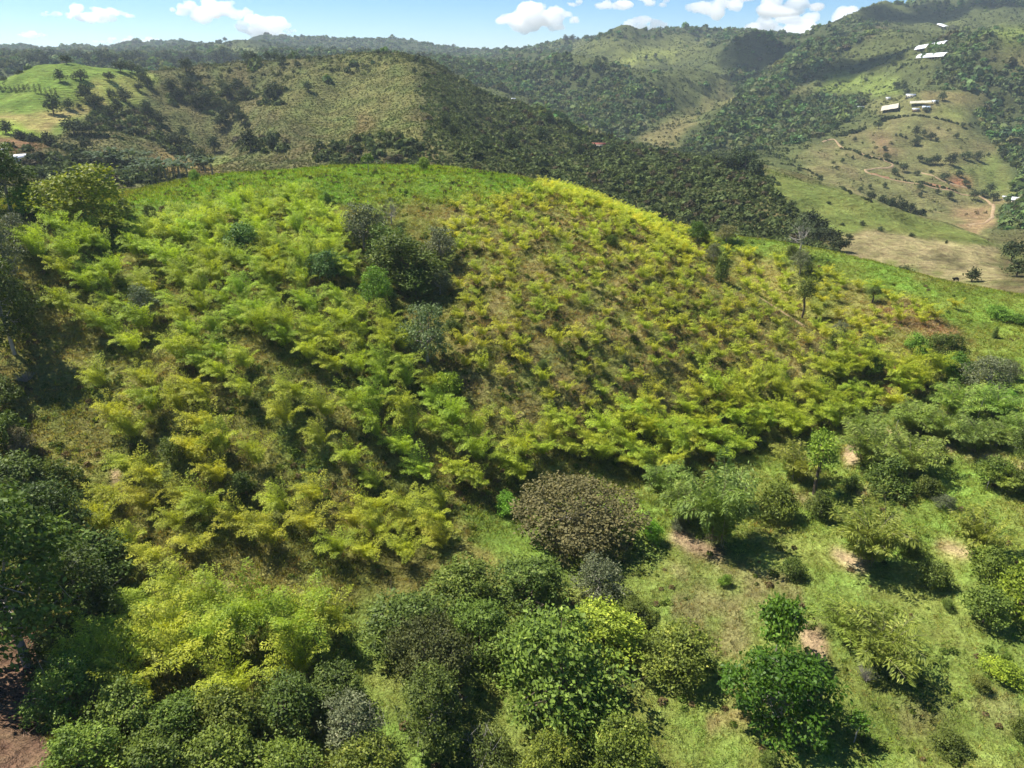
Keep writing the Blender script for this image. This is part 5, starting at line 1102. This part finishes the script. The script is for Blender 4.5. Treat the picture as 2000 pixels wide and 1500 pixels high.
T_([(60+14*i,121+(i%3)*2-(i%5),15+(i%4)*3) for i in range(36)], dm=560)
T_([(3+9*i,178+(i%2),7) for i in range(7)], 'slender_tree'); T_([(70+10*i,182+i,7) for i in range(5)], 'slender_tree'); T_([(348,327,9),(361,330,9)], 'slender_tree')
T_([(335,182,26),(350,196,26),(370,180,30),(388,212,32),(408,205,28),(425,212,24),(445,190,30),(465,182,30),(480,195,26),(540,186,30),(528,198,24),(602,178,20),(440,238,26),(455,230,26),(472,240,24),(432,250,22),(490,295,40),(530,290,32),(345,292,34),(372,306,20),(310,245,30),(290,232,30),(360,270,24),(398,332,38),(420,296,30),(365,140,26),(550,132,16),(582,132,14),(485,130,14)], tint=(.9,.9,.9))
T_([(738,107,14),(812,118,14),(826,128,14),(690,122,8),(810,145,12),(870,250,24),(1000,300,34),(945,290,26),(890,330,24),(1105,250,20),(1195,300,22),(1130,300,24),(1060,270,22),(1070,240,20)], dm=400, tint=(.85,.95,.8))
T_([(1432,322,34),(1455,330,40),(1475,345,30),(1420,330,24),(1560,332,8),(1600,350,7),(1545,408,18),(1568,425,8),(1585,440,8),(1645,440,8),(1684,440,12),(1720,452,14),(1657,468,14),(1600,440,10),(1780,462,12),(1762,545,26),(1895,558,32),(1975,508,42),(1985,540,46),(1848,476,8),(1520,362,10),(1618,398,8)], dm=258)
T_([(1600,452,36),(1625,475,34),(1640,492,32),(1612,468,34),(1580,450,36),(1590,470,30),(1560,455,28)], dm=250, tint=(.8,.8,.9))
T_([(1643,283,10),(1669,276,8),(1684,281,5),(1715,252,16),(1727,294,10),(1750,266,5),(1759,266,8),(1768,270,7),(1787,266,16),(1804,265,12),(1818,274,16),(1787,284,20),(1829,276,8),(1867,270,11),(1832,252,6),(1880,249,9),(1895,246,9),(1645,318,10),(1665,310,8),(1628,320,6),(1632,330,7),(1730,312,16),(1796,316,14),(1812,322,18),(1826,322,18),(1855,322,20),(1883,312,20),(1907,313,18),(1930,306,7),(1958,308,22),(1748,341,15),(1763,336,17),(1789,343,12),(1817,338,8),(1844,352,18),(1873,345,14),(1885,362,14),(1891,368,9),(1727,366,11),(1680,374,11),(1698,368,10),(1700,392,20),(1797,371,13),(1796,384,9),(1831,379,12),(1854,388,16),(1901,390,18),(1922,384,20),(1934,375,20),(1940,392,18),(1603,350,9),(1722,400,22),(1740,412,24),(1757,418,26),(1778,416,22),(1786,430,14),(1840,197,18),(1828,205,10),(1770,184,12),(1808,218,12),(1750,172,14),(1765,178,16)], dm=560)
T_([(1105,82,14),(1118,80,14),(1128,80,8),(1145,80,8),(1155,78,10),(430,83,9),(440,82,9),(449,84,6),(1196,78,10),(1243,74,12)], dm=1900)
T_([(1900,115,16),(1690,158,8),(1640,165,7),(1632,170,8),(1610,178,6),(1745,128,10),(1700,120,8),(1280,112,10),(1262,116,8),(1180,116,7)], dm=900)
fcnt = {}
for i, (a, b, w, kd, dm, tint) in enumerate(FT):
    j = min(range(len(FARM_L)), key=lambda k: (FARM_L[k][0] - a) ** 2 + 3 * (FARM_L[k][1] - b) ** 2); dx, dy = a - FARM_L[j][0], b - FARM_L[j][1]; s = int(round(math.atan2(dy * 1.5, dx) / (math.pi / 4))) % 8
    FT[i] = (*FT[i], j, s, dx * dx + dy * dy)
for i in sorted(range(len(FT)), key=lambda i: FT[i][-1]):
    a, b, w, kd, dm, tint, j, s, _ = FT[i]; key = (j, s); n = fcnt.get(key, 0); fcnt[key] = n + 1
    shape = "slender upright tree" if kd == 'slender_tree' else ("tiny dark tree" if w < 9 else ("small round tree" if w < 16 else ("rounded dark tree" if w < 27 else "broad dark tree")))
    put(kd, 'slender_tree' if kd == 'slender_tree' else 'distant_tree', a, b, w, f"{shape}, {ordinal(n)} {DIRN[s]} {FARM_L[j][2]}", 'tree', 'scattered trees on the hills beyond', dmin=dm, sink=.3, tint=tuple(np.array(tint) * G1.uniform(.8, 1.25)), hr=float(G1.uniform(.75, 1.1)))
# hedgerows
def hedge(pts, w, label, dm, step=3.0, wd=4.0):
    P = np.array([ground_at(a, b, dm)[:2] for a, b in pts]); seg = np.hypot(*np.diff(P, axis=0).T); t = np.concatenate([[0], np.cumsum(seg)]); n = int(t[-1] / step); q = np.linspace(0, t[-1], n)
    X, Y = np.interp(q, t, P[:, 0]) + gc.normal(0, w * .2, n), np.interp(q, t, P[:, 1]) + gc.normal(0, w * .2, n)
    V, F, T = fast_spray(wood, X, Y, zat(X, Y) - .3, gc.uniform(.6, 1.3, n) * w, lin(74, 84, 50) * gc.uniform(.6, 1.3, (n, 1)), gc)
    V = V - np.array([P[0][0], P[0][1], 0], np.float32); tag(obj('hedge', mk_mesh('hedge', V, F, M_FAR, T), None, (P[0][0], P[0][1], 0)), label, 'hedge')
hedge([(1630,266),(1660,260),(1690,252)], 6, "dark hedge along the lower left edge of the farm knoll pasture", 560)
hedge([(1715,240),(1740,232),(1765,228)], 7, "thick hedge below the square shade house", 850)
hedge([(1765,228),(1800,227),(1840,234),(1870,242)], 4, "thin curved hedge across the top of the knoll pasture", 850)
hedge([(1642,290),(1680,302),(1720,312),(1748,320)], 4, "bushes lining the upper road above the sharp bend", 560)
hedge([(1750,350),(1790,357),(1830,366),(1865,374)], 3.5, "low bushes along the lower road above the red bank", 560)
hedge([(1545,322),(1600,345),(1660,378),(1700,395)], 2.4, "hedge line along the crest of the front grass ridge", 380, 2)
hedge([(40,270),(90,280),(140,295),(170,300)], 5, "bushy hedge under the lower left pasture", 300)
hedge([(1720,398),(1760,412),(1800,420)], 6, "dark hedge where the farm slope meets the front ridge", 560)
hedge([(60,318),(130,322),(200,318),(260,330)], 7, "belt of trees behind the yellowing hilltop tree", 290)

# ------------------------------------------------------------------ banana grove behind the hilltop
def banana(seed):
    g = np.random.default_rng(seed); G_ = Geo(); T = Geo(); T.tube([[0,0,-.2],[.05,0,1],[.03,.05,2.0]], [.16,.13,.09], 6)
    for k in range(9):
        az = k * 2.4 + g.uniform(-.3, .3); el = g.uniform(.6, 1.35); n = 6; s = np.linspace(0, 1, n); L_ = g.uniform(1.8, 2.5)
        ang = el - 1.5 * s ** 1.5; P = np.array([0, 0, 1.9]) + np.stack([np.cos(az) * np.cumsum(np.cos(ang)) * L_ / n, np.sin(az) * np.cumsum(np.cos(ang)) * L_ / n, np.cumsum(np.sin(ang)) * L_ / n], -1)
        S = np.array([-math.sin(az), math.cos(az), 0]); wv = (.34 * np.sin(np.pi * (s * .85 + .12)))[:, None]; A = P + S * wv - [0, 0, .06]; B = P - S * wv - [0, 0, .06]
        V = np.stack([A, P, B], 1).reshape(-1, 3); i = np.arange(n - 1) * 3; G_.add(V, np.concatenate([np.stack([i, i + 1, i + 4, i + 3], -1), np.stack([i + 1, i + 2, i + 5, i + 4], -1)]))
    return G_, T
M_BAN = leaf_mat("banana leaves", (.05,.08,.035), (.12,.16,.075), None, trans=.25, rough=.7, spec=.1, islands=True)
BN = [(lambda q: (q[0].mesh('leaves', M_BAN), q[1].mesh('stem', M_CULM2)))(banana(500 + k)) for k in range(3)]
bn_pts = [(175 + 12.5 * i + (i * 37 % 7), 318 + (i * 23 % 17) + (14 if i > 9 else 0)) for i in range(20)] + [(255 + 14 * i, 352 - (i * 13 % 9)) for i in range(9)]
for i, (a, b) in enumerate(bn_pts):
    x, y, z, r = ground_at(a, b, 290); o = bpy.data.objects.new('banana_plant', None); COL.objects.link(o); o.location = (x, y, z); o.rotation_euler = (0, 0, i * 1.7); s = 1.9 + (i % 4) * .25; o.scale = (s, s, s)
    tag(o, "banana plant with arching leaves in the grove behind the hilltop grass", 'banana plant', 'banana plants in the grove behind the hilltop')
    obj('leaves', BN[i % 3][0], o); obj('stem', BN[i % 3][1], o)
# felled brush on the brown bank
gs = Geo(); xs, ys, zs, pxs, pys = scatter(420, 36, 75, lambda px, py, x, y: inpoly(px, py, slash_poly), 1.5)
for a, b, c in zip(xs, ys, zs):
    d = rsph(1, gc)[0]; d[2] = abs(d[2]) * .25; l = gc.uniform(.5, 2.4); p = np.array([a, b, c + .08]); gs.tube([p, p + d * l * .5 + gc.normal(size=3) * .06, p + d * l], [.035, .028, .012], 4)
tag(obj('felled_brush', gs.mesh('felled_brush', plain("dry twigs", lin(170,140,112), .9, .45, 1.0))), "dry felled sticks strewn over the brown bank at the lower left", 'brush', kind='stuff')
